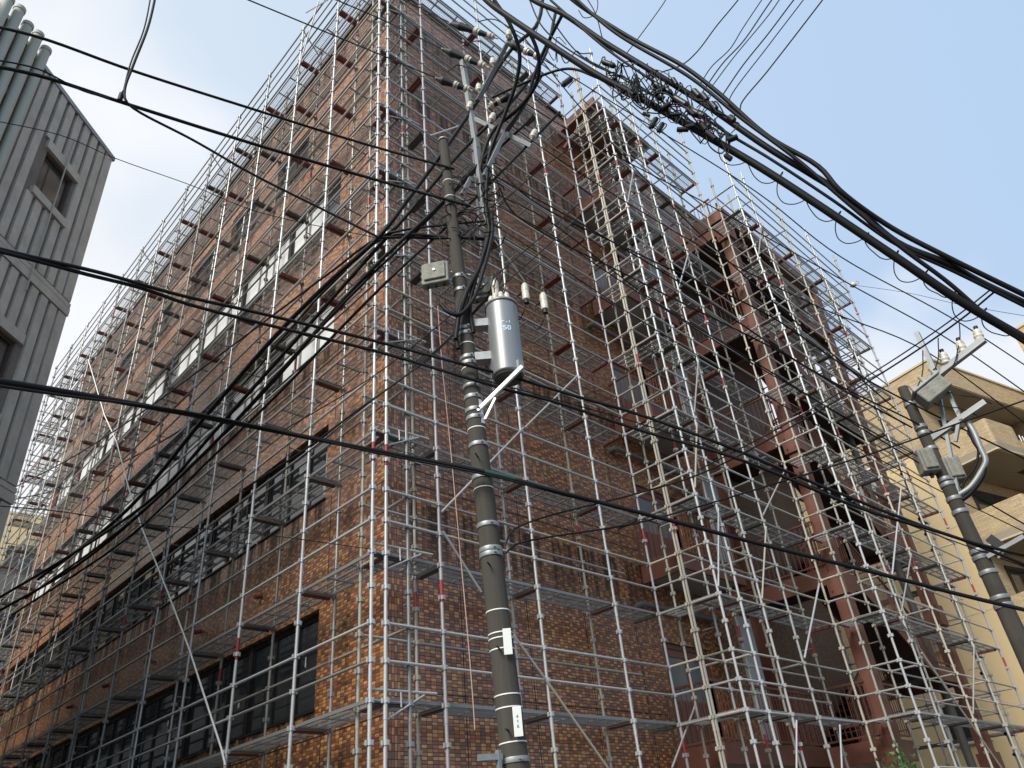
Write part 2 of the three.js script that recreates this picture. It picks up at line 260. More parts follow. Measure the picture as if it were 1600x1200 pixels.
// ---------------------------------------------------------------- steel stair
const stair = thing('steel_stair', 'brown painted steel fire stair behind scaffolding at the far end of the tiled wall', 'stair');
{ const cols = [[1.4, -11.45], [1.4, -16.85], [-0.75, -11.45], [-0.75, -16.85]];
  cols.forEach(([x, z], i) => {
    const c = mesh('column', span(x - 0.15, x + 0.15, 0, 17.9, z - 0.15, z + 0.15), mBrown, stair);
    if (i < 2) for (const f of FL) { mesh('joint_plate', join([span(x - 0.21, x + 0.21, f - 0.62, f - 0.1, z - 0.21, z + 0.21), ...[-0.12, 0.12].flatMap(a => [-0.5, -0.22].map(b => rod(V(x + a, f + b, z + 0.2), V(x + a, f + b, z + 0.235), 0.022, 6)))]), mBrown, c); }
    if (i === 1) mesh('drain_pipe', rod(V(x - 0.3, 0, z + 0.45), V(x - 0.3, 17.6, z + 0.45), 0.1, 10), std(0.1, 0.085, 0.075, 0.6), stair);
  });
  for (let k = 0; k < FL.length; k++) {
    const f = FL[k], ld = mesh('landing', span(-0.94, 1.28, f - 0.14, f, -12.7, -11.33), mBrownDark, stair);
    mesh('beam', join([span(-0.94, 1.3, f - 0.34, f + 0.05, -11.33, -11.25), span(1.28, 1.36, f - 0.34, f + 0.05, -12.7, -11.6)]), mBrown, ld);
    mesh('railing', railing([[V(-0.9, f, -11.29), V(1.3, f, -11.29)], [V(1.32, f, -11.62), V(1.32, f, -12.7)]], 0.14, 1.15, 0.115), mBrown, ld);
    const h = f - 1.775;
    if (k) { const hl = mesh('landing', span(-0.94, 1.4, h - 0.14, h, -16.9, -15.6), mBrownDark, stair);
      mesh('beam', join([span(-0.94, 1.48, h - 0.3, h + 0.05, -17, -16.91), span(1.4, 1.48, h - 0.3, h + 0.05, -16.9, -15.6)]), mBrown, hl);
      mesh('railing', railing([[V(1.44, h, -15.6), V(1.44, h, -16.95)], [V(1.44, h, -16.95), V(-0.9, h, -16.95)]], 0.14, 1.15, 0.115), mBrown, hl); }
    for (const [xa, xb, zA, yA, zB, yB] of [[0.32, 1.3, -12.7, f, -15.6, h], [-0.9, 0.2, -15.6, h, -12.7, f - 3.55]]) {
      if (k === 0) continue;
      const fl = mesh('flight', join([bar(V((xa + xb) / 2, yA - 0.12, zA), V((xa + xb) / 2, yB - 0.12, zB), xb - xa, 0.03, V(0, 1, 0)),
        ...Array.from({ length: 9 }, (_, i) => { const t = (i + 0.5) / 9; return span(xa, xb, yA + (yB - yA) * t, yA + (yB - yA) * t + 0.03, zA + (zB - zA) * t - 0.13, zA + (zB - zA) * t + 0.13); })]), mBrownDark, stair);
      mesh('stringer', join([bar(V(xa - 0.02, yA - 0.03, zA), V(xa - 0.02, yB - 0.03, zB), 0.03, 0.3), bar(V(xb + 0.02, yA - 0.03, zA), V(xb + 0.02, yB - 0.03, zB), 0.03, 0.3)]), mBrown, fl);
      mesh('railing', railing([[V(xb + 0.02, yA, zA), V(xb + 0.02, yB, zB)]], 0.15, 1.1, 0.115), mBrown, fl);
    }
  }
  mesh('roof', join([span(-0.94, 1.62, 17.95, 18.12, -17.05, -11.2), span(-0.94, 1.62, 17.7, 17.95, -11.28, -11.2), span(1.54, 1.62, 17.7, 17.95, -17.05, -11.28)]), mBrown, stair);
}

// ---------------------------------------------------------------- ribbed concrete building across the street
const S = 16 / 13;   // its far edge stands 16 m from where one stands
const lbP = at(172, 250, 16), lbD = V(-0.6239, 0, -0.7815), lbN = V(0.7815, 0, -0.6239);
const lb = thing('concrete_building', 'grey ribbed concrete building at the left across the street', 'building', V(lbP.x, 0, lbP.z), null, 0);
lb.quaternion.setFromRotationMatrix(new THREE.Matrix4().makeBasis(lbD, UP, lbN));  // local -x runs back along the face, z out of it
{ const spl = (x0, x1, ...q) => span(-x1, -x0, ...q);
  const top = 18, L = 13, wins = [[0.88, 1.8, 15.05, 16.25], [0.98, 1.95, 9.9, 11.5], [3.3, 4.3, 15.05, 16.25], [3.3, 4.3, 9.9, 11.5], [0.98, 1.95, 5.3, 6.9], [3.3, 4.3, 5.3, 6.9]];
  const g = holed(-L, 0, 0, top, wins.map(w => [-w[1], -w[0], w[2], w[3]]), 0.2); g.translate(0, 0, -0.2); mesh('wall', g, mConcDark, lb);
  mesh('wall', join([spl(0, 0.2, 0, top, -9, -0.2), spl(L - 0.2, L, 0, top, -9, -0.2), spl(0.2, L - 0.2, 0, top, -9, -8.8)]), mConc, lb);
  mesh('roof', join([spl(-0.06, L, top, top + 0.12, -9, 0.09)]), mSteel, lb);
  mesh('interior', spl(0.3, L - 0.3, 0, top - 0.3, -8.6, -0.5), mRoom, lb);
  const bands = [13.1, 8.6, 3.9];
  const ribs = []; const pitch = 0.3, wv = 0.2;
  for (let i = 0; i * pitch < L; i++) {
    const a = i * pitch, b = a + wv + (i === 0 ? 0.04 : 0); let cuts = [[0, top]];
    const hole = (lo, hi) => { cuts = cuts.flatMap(([p, q]) => hi <= p || lo >= q ? [[p, q]] : [[p, lo], [hi, q]].filter(([s, t]) => t - s > 0.02)); };
    for (const w of wins) if (b > w[0] - 0.06 && a < w[1] + 0.06) hole(w[2] - 0.24, w[3] + 0.28);
    for (const y of bands) hole(y - 0.2, y + 0.2);
    for (const [p, q] of cuts) { const r = mesh('rib', spl(a, b, p, q, 0, 0.05 + 0.012 * hash3(i, 1, 1)), mConc, lb); }
  }
  for (const y of bands) mesh('band', join([spl(-0.03, L, y - 0.17, y + 0.03, 0, 0.075), spl(-0.03, L, y + 0.06, y + 0.17, 0, 0.06)]), mConc, lb);
  for (const [a, b, c, d] of wins) {
    const w = mesh('window', join([spl(a, b, c, c + 0.06, -0.14, -0.06), spl(a, b, d - 0.06, d, -0.14, -0.06), spl(a, a + 0.06, c + 0.06, d - 0.06, -0.141, -0.061), spl(b - 0.06, b, c + 0.06, d - 0.06, -0.141, -0.061)]), std(0.07, 0.045, 0.04, 0.5), lb);
    mesh('pane', spl(a + 0.06, b - 0.06, c + 0.06, d - 0.06, -0.11, -0.1), new THREE.MeshPhysicalMaterial({ color: new THREE.Color().setRGB(0.05, 0.058, 0.055), roughness: 0.12, ior: 1.5 }), w);
    mesh('sill', spl(a - 0.1, b + 0.1, c - 0.22, c - 0.02, -0.06, 0.1), mConc, w); mesh('lintel', spl(a - 0.1, b + 0.1, d + 0.02, d + 0.26, -0.06, 0.07), mConc, w);
  }
  mesh('spout', spl(-0.2, 0.02, 16.1, 16.5, -0.5, -0.25), mConc, lb);
  const mPipe = mottle([0.42, 0.43, 0.37], 0.15, 0.7, 0, [3, 9, 40], 1);
  for (let i = 0; i < 5; i++) { const x = 2.98 + i * 0.3; mesh('vent_pipe', join([rod(V(-x, 0, 0.28), V(-x, 18.1 + 0.12 * (i % 2), 0.28), 0.105, 14), rod(V(-x, 18.1 + 0.12 * (i % 2), 0.28), V(-x, 18.2 + 0.12 * (i % 2), 0.28), 0.12, 14)]), mPipe, lb); }
  for (const x of [1.28]) mesh('downpipe', rod(V(-x, 12.6, 0.12), V(-x - 0.05, 17.2, 0.12), 0.018, 6), std(0.4, 0.4, 0.38, 0.5), lb);
}
{ const b = thing('tan_building', 'plain tan building with grey floor bands at the far end of the street', 'building', at(20, 900, 48).setY(0));
  b.rotation.y = 1.4;
  mesh('wall', span(-14, 1.8, 0, 21.5, -8, 0), mStucco, b);
  for (let k = 1; k < 6; k++) { mesh('balcony', span(-13.8, 1.6, k * 3.6 - 1.6, k * 3.6 - 0.1, 0, 0.9), std(0.13, 0.13, 0.13, 0.8), b); }
  for (let k = 1; k < 6; k++) for (let i = 0; i < 5; i++) { const w = mesh('window', span(-12.6 + i * 3, -11 + i * 3, k * 3.6 + 0.1, k * 3.6 + 1.5, 0, 0.05), mFrame, b); mesh('pane', span(-12.5 + i * 3, -11.1 + i * 3, k * 3.6 + 0.18, k * 3.6 + 1.42, 0.05, 0.06), mGlass, w); }
}
{ const b = thing('street_building', 'low grey building down the street behind the ribbed concrete one', 'building', V(-30, 0, 12));
  mesh('wall', span(-16, 16, 0, 11.5, -6, 6), mConc, b); mesh('roof', span(-16.1, 16.1, 11.5, 11.7, -6.1, 6.1), mSteel, b);
  for (let k = 0; k < 3; k++) for (let i = 0; i < 10; i++) { const w = mesh('window', span(-14.5 + i * 3, -12.7 + i * 3, k * 3.6 + 1.2, k * 3.6 + 2.6, -6.05, -6), mFrame, b); mesh('pane', span(-14.4 + i * 3, -12.8 + i * 3, k * 3.6 + 1.3, k * 3.6 + 2.5, -6.06, -6.05), mGlass, w); } }

// ---------------------------------------------------------------- beige apartment block at the right
const mBeige = (() => { // pale brick cladding 60 x 230 mm
  const t = tex(1024, 1024, (i, j) => { const ty = Math.floor(j / 16), off = (ty % 2) * 32, tx = Math.floor((i + off) / 64), lx = (i + off) % 64, ly = j % 16, v = 0.85 + 0.3 * hash3(tx % 16, ty, 21); return (lx < 2 || ly < 2) ? [toS(0.2), toS(0.155), toS(0.1)] : [toS(0.47 * v), toS(0.36 * v), toS(0.215 * v)]; }, true, 1 / 4, 1 / 4);
  return std(1, 1, 1, 0.75, 0, { map: t }); })();
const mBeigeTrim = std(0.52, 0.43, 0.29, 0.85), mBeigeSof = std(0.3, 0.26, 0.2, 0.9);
const bP = at(1441, 570, 30), bH = bP.y;
const apt = thing('apartment_block', 'beige apartment block with curved brick balconies at the right', 'building', V(bP.x, 0, bP.z));
apt.quaternion.setFromRotationMatrix(new THREE.Matrix4().makeBasis(V(0.973, 0, 0.23), UP, V(-0.23, 0, 0.973)));   // local +x side face, +z front face
{ const W = 13, D = 13, F0 = bH % 2.95, c = -0.95;
  mesh('wall', span(-W, c, 0, bH - 0.9, -D, 0), mStucco, apt); mesh('side_wall', span(c, c + 0.05, 0, bH - 0.9, -D, -0.02), mBeige, apt);
  mesh('top_storey', span(-W, c, bH - 3.1, bH - 0.02, -0.02, 0.03), mBeige, apt);
  mesh('eaves', join([span(-W, 0.35, bH - 0.95, bH, -D, 0.06)]), mBeige, apt); mesh('coping', span(-W - 0.03, 0.4, bH, bH + 0.08, -D, 0.1), mBeigeTrim, apt);
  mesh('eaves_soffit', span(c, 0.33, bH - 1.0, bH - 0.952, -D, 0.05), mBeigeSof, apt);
  const tower = mesh('tower', span(1.2, 9, 0, bH + 2.6, -D - 4, -6.2), mBeige, apt); mesh('coping', span(1.15, 9.05, bH + 2.6, bH + 2.7, -D - 4.05, -6.15), mBeigeTrim, tower);
  mesh('wing', span(c + 0.05, 9, 0, bH - 0.6, -D, -6.6), mBeige, apt); mesh('coping', span(c + 0.05, 9.05, bH - 0.6, bH - 0.5, -D, -6.55), mBeigeTrim, apt);
  for (let i = 0; i < 4; i++) mesh('rung', join([span(3.2, 3.6, bH + 2.2 - i * 0.45, bH + 2.26 - i * 0.45, -6.2, -6.0)]), mBeigeTrim, tower);
  for (let k = 0; k < 5; k++) {
    const y = bH - 3.95 - 2.95 * k;  // balcony floor
    const outline = (x1, z0) => { const s = new THREE.Shape(); s.moveTo(c + 0.05, z0); s.lineTo(x1 - 0.12, z0); s.quadraticCurveTo(x1, z0, x1, z0 + 0.14); s.lineTo(x1, z0 + 1.5); s.bezierCurveTo(x1, z0 + 2.3, x1 - 0.55, z0 + 2.3, x1 - 0.55, z0 + 3.2); s.lineTo(x1 - 0.55, z0 + 6.2); s.lineTo(c + 0.05, z0 + 6.2); s.closePath(); return s; };
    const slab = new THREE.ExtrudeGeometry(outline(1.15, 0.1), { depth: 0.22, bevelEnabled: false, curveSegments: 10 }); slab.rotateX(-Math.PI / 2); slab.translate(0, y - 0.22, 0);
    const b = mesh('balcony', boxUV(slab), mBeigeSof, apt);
    const par = outline(1.15, 0.1); par.holes.push(new THREE.Path(outline(1.02, 0.23).getPoints(10).map(p => new THREE.Vector2(Math.max(p.x, c + 0.05) - 0.0, Math.min(p.y, 6.29)))));
    const pg = new THREE.ExtrudeGeometry(par, { depth: 0.95, bevelEnabled: false, curveSegments: 10 }); pg.rotateX(-Math.PI / 2); pg.translate(0, y - 0.005, 0); mesh('parapet', boxUV(pg), mBeige, b);
    const cap = new THREE.ExtrudeGeometry(par, { depth: 0.06, bevelEnabled: false, curveSegments: 10 }); cap.rotateX(-Math.PI / 2); cap.translate(0, y - 0.28, 0); mesh('trim', boxUV(cap), mBeigeTrim, b);
    for (let i = 0; i < 9; i++) mesh('baluster', rod(V(0.55, y + 0.95, -3.6 - 0.22 * i), V(0.55, y + 1.25, -3.6 - 0.22 * i), 0.02, 6), mWhite, b);
    mesh('vent_grille', span(0.1, 0.6, y - 0.235, y - 0.22, -3.6, -3.1), mFrame, b);
    const w = mesh('window', span(c + 0.05, c + 0.1, y + 0.1, y + 2.2, -5.2, -1.2), mFrame, apt); for (let i = 0; i < 3; i++) mesh('pane', span(c + 0.1, c + 0.11, y + 0.2, y + 2.1, -5.1 + i * 1.3, -3.9 + i * 1.3), mGlass, w);
    mesh('pier', span(c + 0.05, c + 0.35, y, y + 2.75, -6.3, -5.6), mBeige, apt);
    const yw = bH - 4.0 - 2.95 * k;
    for (const x of [-4.3, -8.6]) { const w2 = mesh('window', join([span(x, x + 1.3, yw, yw + 1.25, 0, 0.05)]), mWhite, apt); mesh('pane', span(x + 0.06, x + 1.24, yw + 0.06, yw + 1.19, 0.05, 0.056), k % 2 ? mGlass : std(0.5, 0.52, 0.52, 0.3), w2); mesh('sill', span(x - 0.05, x + 1.35, yw - 0.06, yw, 0, 0.1), mBeigeTrim, w2); }
    mesh('joint', span(-W, c, y + 0.7, y + 0.712, 0, 0.003), mBeigeSof, apt);
  }
  { const w = mesh('bay_window', join([span(5.0, 8.6, bH - 5.6, bH - 5.5, -6.6, -6.3), span(5.0, 8.6, bH - 3.1, bH - 3.0, -6.6, -6.3), span(5.0, 5.1, bH - 5.5, bH - 3.1, -6.6, -6.3)]), std(0.12, 0.06, 0.05, 0.5), apt); mesh('pane', span(5.1, 8.6, bH - 5.5, bH - 3.1, -6.5, -6.48), std(0.3, 0.34, 0.33, 0.15), w); }
}

// ---------------------------------------------------------------- scaffolding
const LIFT = 1.9, D1 = 3.72, deckY = k => D1 + LIFT * (k - 1), PITCH_C = 0.475, RT = 0.0243;
const gCache = new Map();
const unitRod = (len, r, seg = 8) => { const key = [Math.round(len * 1000), r, seg].join(); if (!gCache.has(key)) gCache.set(key, new THREE.CylinderGeometry(r, r, len, seg, 1)); return gCache.get(key); };
function poleGeo(y0, y1) { // upright with wedge pockets every 475 mm and a joint sleeve every lift
  const key = 'p' + y0.toFixed(2) + y1.toFixed(2); if (gCache.has(key)) return gCache.get(key);
  const L = [rod(V(0, y0, 0), V(0, y1, 0), RT, 10)];
  for (let y = deckY(0) - 0.02 - 4 * PITCH_C; y < y1 - 0.02; y += PITCH_C) {
    if (y < y0 + 0.05) continue;
    const i = Math.round((y - D1) / PITCH_C);
    L.push(rod(V(0, y - 0.03, 0), V(0, y + 0.03, 0), 0.034, 8));
    for (const [a, b] of [[1, 0], [-1, 0], [0, 1], [0, -1]]) L.push(box(a * 0.04, y, b * 0.04, a ? 0.028 : 0.036, 0.058, b ? 0.028 : 0.036));
    if (i % 4 === 0) L.push(rod(V(0, y - 0.22, 0), V(0, y - 0.03, 0), 0.0285, 8));
  }
  const g = join(L); gCache.set(key, g); return g;
}
function plankGeo(len) { // steel plank seen from below: hooks, side channels, ribs and open mesh
  const key = 'k' + len.toFixed(3); if (gCache.has(key)) return gCache.get(key);
  const L = [], h = len / 2, add = (...a) => L.push(span(...a));
  for (const z of [-0.24, 0.24]) add(-h, h, -0.045, 0.0, z - 0.012, z + 0.012);
  for (const z of [-0.08, 0.08]) add(-h, h, -0.035, -0.004, z - 0.007, z + 0.007);
  for (const x of [-h + 0.012, -h * 0.34, h * 0.34, h - 0.012]) add(x - 0.012, x + 0.012, -0.04, -0.005, -0.228, 0.228);
  const n = Math.round(len / 0.05); for (let i = 1; i < n; i++) { const x = -h + len * i / n; add(x - 0.0035, x + 0.0035, -0.003, -0.001, -0.228, 0.228); }
  for (const z of [-0.19, -0.135, -0.03, 0.03, 0.135, 0.19]) add(-h, h, -0.005, -0.0015, z - 0.0025, z + 0.0025);
  const g = join(L); gCache.set(key, g); return g;
}
let dull = false;
const pickGalv = () => { if (dull) { const t = rnd(); return t < 0.12 ? mGalv[0] : mGalvDark[t < 0.35 ? 0 : t < 0.6 ? 1 : t < 0.8 ? 2 : 3]; } const t = rnd(); return mGalv[t < 0.32 ? 0 : t < 0.56 ? 1 : t < 0.74 ? 2 : t < 0.9 ? 3 : 4]; };
class Scaffold {
  constructor(name, label) { this.o = thing(name, label, 'scaffold'); this.list = {}; }
  put(kind, geo, m, pos, quat) { (this.list[kind] ||= []).push({ geo, m, pos, quat }); }
  tube(kind, a, b, m, r = 0.0215) { this.put(kind, unitRod(a.distanceTo(b), r), m, a.clone().add(b).multiplyScalar(0.5), aim(a, b)); }
  flush() { // the 300 nearest of each kind one by one, the rest joined
    for (const [kind, L] of Object.entries(this.list)) {
      const toEye = e => (e.seen ? 0 : 0) + e.pos.distanceTo(EYE);
      L.sort((a, b) => toEye(a) - toEye(b));
      L.slice(0, 300).forEach(e => { const o = mesh(kind, e.geo, e.m, this.o, e.pos); if (e.quat) o.quaternion.copy(e.quat); if (e.m === mRed || e.m === mOxide) o.userData.label = 'red painted ' + kind.replace('_', ' '); });
      const rest = L.slice(300); if (!rest.length) continue;
      const gs = rest.map(e => { const g = e.geo.clone(); g.applyMatrix4(new THREE.Matrix4().compose(e.pos, e.quat || new THREE.Quaternion(), V(1, 1, 1))); return g; });
      const o = mesh('far_' + kind + 's', join(gs), mGalv[1], this.o); o.userData.kind = 'stuff';
    }
  }
}
// a run of bays: outer line through O along dir, inner line 0.6 m behind it
function run(sc, O, dir, inw, st, o) {
  const P = (s, w, y) => O.clone().addScaledVector(dir, s).addScaledVector(inw, w).setY(y);
  const qDir = new THREE.Quaternion().setFromUnitVectors(V(1, 0, 0), dir), W = 0.6, top = o.top;
  st.forEach((s, i) => {
    for (const w of [0, W]) {
      if (w && o.skipInner?.includes(i)) continue;
      const p = P(s, w, 0), y1 = top + (w ? -0.45 : 0) + (i % 3 === 1 ? 0.0 : 0.06);
      sc.put('standard', poleGeo(0.1, y1), w === 0 && o.bright?.includes(i) ? mBright : pickGalv(), p);
      sc.put('base_jack', baseGeo, mGalv[1], p);
      for (let k = 1; k <= o.decks; k++) if (rnd() < (w ? 0.16 : 0.11)) { const y = deckY(k) - rr(0.1, 0.2); sc.put('paint_band', unitRod(0.4, RT + 0.0016, 10), mRed, P(s, w, y - 0.2)); }
      if (w === W) for (let k = 1; k <= o.decks + 0; k++) if ((k + i) % 3 === 0) sc.tube('wall_tie', P(s, W, deckY(k) - 0.35), P(s, W + 0.3, deckY(k) - 0.35), mGalv[2], 0.012);
    }
    for (let k = 1; k <= o.decks; k++) { // transoms carrying the decks
      const y = deckY(k) - 0.02, paint = k >= 5 ? rnd() < 0.62 : rnd() < (o.red ?? 0.2);
      sc.tube('transom', P(s, 0.04, y), P(s, W - 0.04, y), pickGalv());
      const side = i === st.length - 1 ? -1 : 1;
      sc.put('deck_hook', hookGeo, paint ? mOxide : mDeckDark, P(s + 0.045 * side, W / 2, y - 0.012), aim(V(0, 0, 0), inw));
      if (k >= 5 && i && i < st.length - 1) sc.put('deck_hook', hookGeo, paint ? mOxide : mDeckDark, P(s - 0.045, W / 2, y - 0.012), aim(V(0, 0, 0), inw));
    }
  });
  for (let i = 0; i + 1 < st.length; i++) {
    const a = st[i], b = st[i + 1], len = b - a, mid = (a + b) / 2;
    for (let k = 1; k <= o.decks; k++) {
      const y = deckY(k);
      if (!(o.noDeck && o.noDeck(i, k))) sc.put('deck_plank', plankGeo(len - 0.06), mDeck, P(mid, W / 2, y + 0.03), qDir);
      const rails = k === o.decks ? [0.475, 0.95, 1.425] : [0.475, 0.95];
      for (const h of rails) if (y + h < top) sc.tube('ledger', P(a + 0.035, 0, y - 0.02 + h), P(b - 0.035, 0, y - 0.02 + h), i < 3 && rnd() < 0.5 ? mBright : pickGalv());
      if (rnd() < 0.9) sc.tube('ledger', P(a + 0.035, W, y - 0.02 + 0.95), P(b - 0.035, W, y - 0.02 + 0.95), pickGalv());
      if (k >= 5) { sc.tube('ledger', P(a + 0.035, W, y - 0.02 + 0.475), P(b - 0.035, W, y - 0.02 + 0.475), pickGalv()); if (k >= 6) sc.tube('ledger', P(a + 0.035, 0, y - 0.02), P(b - 0.035, 0, y - 0.02), pickGalv()); }
    }
    if (o.dense) for (let k = 1; k <= o.decks; k++) { const y = deckY(k); sc.tube('ledger', P(a + 0.035, W, y + 0.455), P(b - 0.035, W, y + 0.455), pickGalv()); if (rnd() < 0.7) sc.tube('ledger', P(a, 0.03, y + 0.93), P(a, W - 0.03, y + 0.93), pickGalv()); if (rnd() < 0.5) sc.tube('ledger', P(a + 0.035, 0, y - 0.03), P(b - 0.035, 0, y - 0.03), pickGalv()); if (rnd() < 0.16) sc.tube('brace', P(a, -0.03, y + 0.1), P(b, -0.03, y + 1.75), pickGalv(), 0.018); }
    if (o.basement !== false) for (const h of [-0.95, -1.425]) sc.tube('ledger', P(a + 0.035, 0, D1 + h), P(b - 0.035, 0, D1 + h), pickGalv());
  }
  return P;
}
const hookGeo = (() => { const g = new THREE.BoxGeometry(0.055, 0.47, 0.065); return g; })();
const baseGeo = join([span(-0.07, 0.07, 0, 0.012, -0.07, 0.07).translate(0, 0.135, 0), rod(V(0, 0.14, 0), V(0, 0.4, 0), 0.017, 8), rod(V(0, 0.3, 0), V(0, 0.34, 0), 0.04, 6)]);

const scL = new Scaffold('scaffold', 'steel tube scaffold along the long window front on the left');
const stL = Array.from({ length: 14 }, (_, i) => i === 0 ? 0 : 1.866 + (i - 1) * 1.886);
const X0 = V(0, 0, 0);
dull = true;
{ const P = run(scL, X0, V(-1, 0, 0), V(0, 0, -1), stL, { top: 22.35, decks: 10, bright: [0, 1, 2], red: 0.25 });
  // short return round the far end of the building
  const e = stL[13]; run(scL, V(-e - 0.62, 0, 0), V(0, 0, -1), V(1, 0, 0), [0, 1.85, 3.7], { top: 21.6, decks: 9 });
  // corner brackets with their struts
  for (let k = 1; k <= 10; k++) {
    const y = deckY(k) + 0.12;
    scL.tube('bracket', V(-0.04, y, 0.0), V(0.02, y, -1.02), mBright, 0.02); scL.tube('bracket', V(0.03, y - 0.36, -0.22), V(0.02, y - 0.03, -0.82), mGalv[0], 0.014); scL.tube('bracket', V(0.03, y - 0.2, -0.45), V(0.02, y - 0.02, -0.45), mGalv[0], 0.012);
  }
  // long bracing rods, upper end first
  const zb = 0.06, pl = (px, py) => onPlane(px, py, V(0, 0, zb), V(0, 0, 1));
  const chain = [[138, 562], [163, 648], [182, 690], [201, 762], [222, 826], [262, 925], [296, 1015], [346, 1170], [352, 1196]].map(p => pl(...p));
  for (let i = 0; i + 1 < chain.length; i++) scL.tube('brace', chain[i], chain[i + 1], mWhite, 0.016);
  for (const [a, b] of [[[463, 118], [498, 2]], [[478, 20], [512, 0]]]) scL.tube('brace', pl(...a), pl(...b), mGalv[1], 0.018);
  for (const [s, k] of [[2, 10], [5, 10], [8, 10]]) scL.tube('brace', P(stL[s], 0, deckY(k) + 1.4), P(stL[s] + 0.1, 0.6, deckY(k) + 0.9), mGalv[2], 0.02);
  scL.flush(); }
dull = false;
const scR = new Scaffold('scaffold', 'steel tube scaffold standing before the blank tiled wall right of the corner');
{ const P = run(scR, V(0.04, 0, 0), V(0, 0, -1), V(-1, 0, 0), [0.2, 1.154, 3.12, 5.04, 6.3], { top: 22.3, decks: 10, bright: [0, 3], red: 0.75, skipInner: [4] });
  const xb = 0.1, pl = (px, py) => onPlane(px, py, V(xb, 0, 0), V(1, 0, 0));
  for (const [a, b, m] of [[[692, 830], [752, 925], mGalv[0]], [[820, 668], [902, 587], mGalv[0]], [[690, 800], [818, 668], mGalv[0]], [[803, 993], [853, 1062], mGalv[0]], [[855, 1065], [950, 1200], mGalv[3]], [[672, 212], [726, 194], mBright], [[668, 230], [682, 245], mBright], [[770, 372], [820, 440], mGalv[1]], [[1087, 1100], [1050, 1200], mGalv[1]]]) scR.tube('brace', pl(...a), pl(...b), m, 0.018);
  for (const y of [2.35]) for (const i of [1, 2, 3]) { const s = [0.2, 1.154, 3.12, 5.04][i]; scR.tube('bracket', P(s, 0.03, y), P(s, 0.56, y), mGalv[2], 0.022); scR.tube('bracket', P(s, 0.08, y - 0.3), P(s, 0.5, y - 0.03), mGalv[2], 0.012); }
  scR.flush(); }
const scB = new Scaffold('scaffold', 'steel tube scaffold boxing in the balconies, stepped out past the tiled wall');
{ run(scB, V(1.36, 0, 0), V(0, 0, -1), V(-1, 0, 0), [6.3, 6.98, 7.75, 8.73, 10.6], { top: 21.5, decks: 9, bright: [0, 1], red: 0.6, dense: true });
  for (let k = 1; k <= 9; k++) { // decks and rails stepping out from the tiled wall
    const y = deckY(k), z0 = -6.3;
    scB.put('deck_plank', plankGeo(1.2), mDeck, V(0.66, y + 0.02, z0 - 0.3)); scB.tube('transom', V(0.04, y, z0), V(0.04, y, z0 - 0.6), mRed); scB.tube('transom', V(0.04, y - 0.03, z0), V(1.36, y - 0.03, z0), mGalv[1]);
    for (const h of [0.475, 0.95]) { scB.tube('ledger', V(0.07, y + h - 0.02, z0), V(1.33, y + h - 0.02, z0), pickGalv()); }
    scB.tube('ledger', V(0.07, y + 0.93, z0 - 0.6), V(0.76, y + 0.93, z0 - 0.6), pickGalv());
  }
  scB.put('standard', poleGeo(0.1, 21.5), mGalv[2], V(0.04, 0, -6.9)); scB.put('standard', poleGeo(0.1, 21.5), mGalv[3], V(0.7, 0, -6.3));
  for (let z of [-6.6, -8.2]) scB.tube('brace', V(1.4, 1.5, z), V(1.4, 3.6, z - 1.2), mGalv[0], 0.018);
  scB.tube('brace', onPlane(1280, 912, V(1.42, 0, 0), V(1, 0, 0)), onPlane(1257, 1028, V(1.42, 0, 0), V(1, 0, 0)), mBright, 0.02);
  scB.flush(); }
const scS = new Scaffold('scaffold', 'steel tube scaffold wrapping the brown stair, lower at the right end');
{ run(scS, V(2.4, 0, 0), V(0, 0, -1), V(-1, 0, 0), [10.6, 11.56, 13.55, 15.5, 17.5], { top: 19.15, decks: 8, bright: [0], red: 0.55, dense: true });
  run(scS, V(2.4, 0, -17.5), V(-1, 0, 0), V(0, 0, -1), [0.6, 2.2, 3.9], { top: 18.6, decks: 8, red: 0.6, noDeck: (i, k) => k % 2 === 0 });
  for (let k = 1; k <= 8; k++) {
    const y = deckY(k), z0 = -10.6;
    scS.put('deck_plank', plankGeo(0.96), mDeck, V(1.9, y + 0.02, z0 - 0.3)); scS.tube('transom', V(1.4, y, z0), V(1.4, y, z0 - 0.6), mRed);
    for (const h of [0.475, 0.95]) scS.tube('ledger', V(1.4, y + h - 0.02, z0), V(2.36, y + h - 0.02, z0), pickGalv());
    scS.tube('ledger', V(1.4, y - 0.02, z0), V(2.36, y - 0.02, z0), pickGalv()); 
    for (const z of [13.55, 15.5, 17.5]) for (const h of [0.475, 0.95]) if (rnd() < 0.6) scS.tube('ledger', V(2.36, y + h - 0.02, -z), V(1.84, y + h - 0.02, -z), pickGalv());
  }
  const pl = (px, py) => onPlane(px, py, V(2.45, 0, 0), V(1, 0, 0));
  scS.tube('brace', pl(1408, 762), pl(1394, 898), mBright, 0.02); scS.tube('brace', pl(1440, 1020), pl(1565, 1200), mGalv[3], 0.02); scS.tube('brace', pl(1400, 960), pl(1480, 1075), mGalv[4], 0.016);
  scS.flush(); }

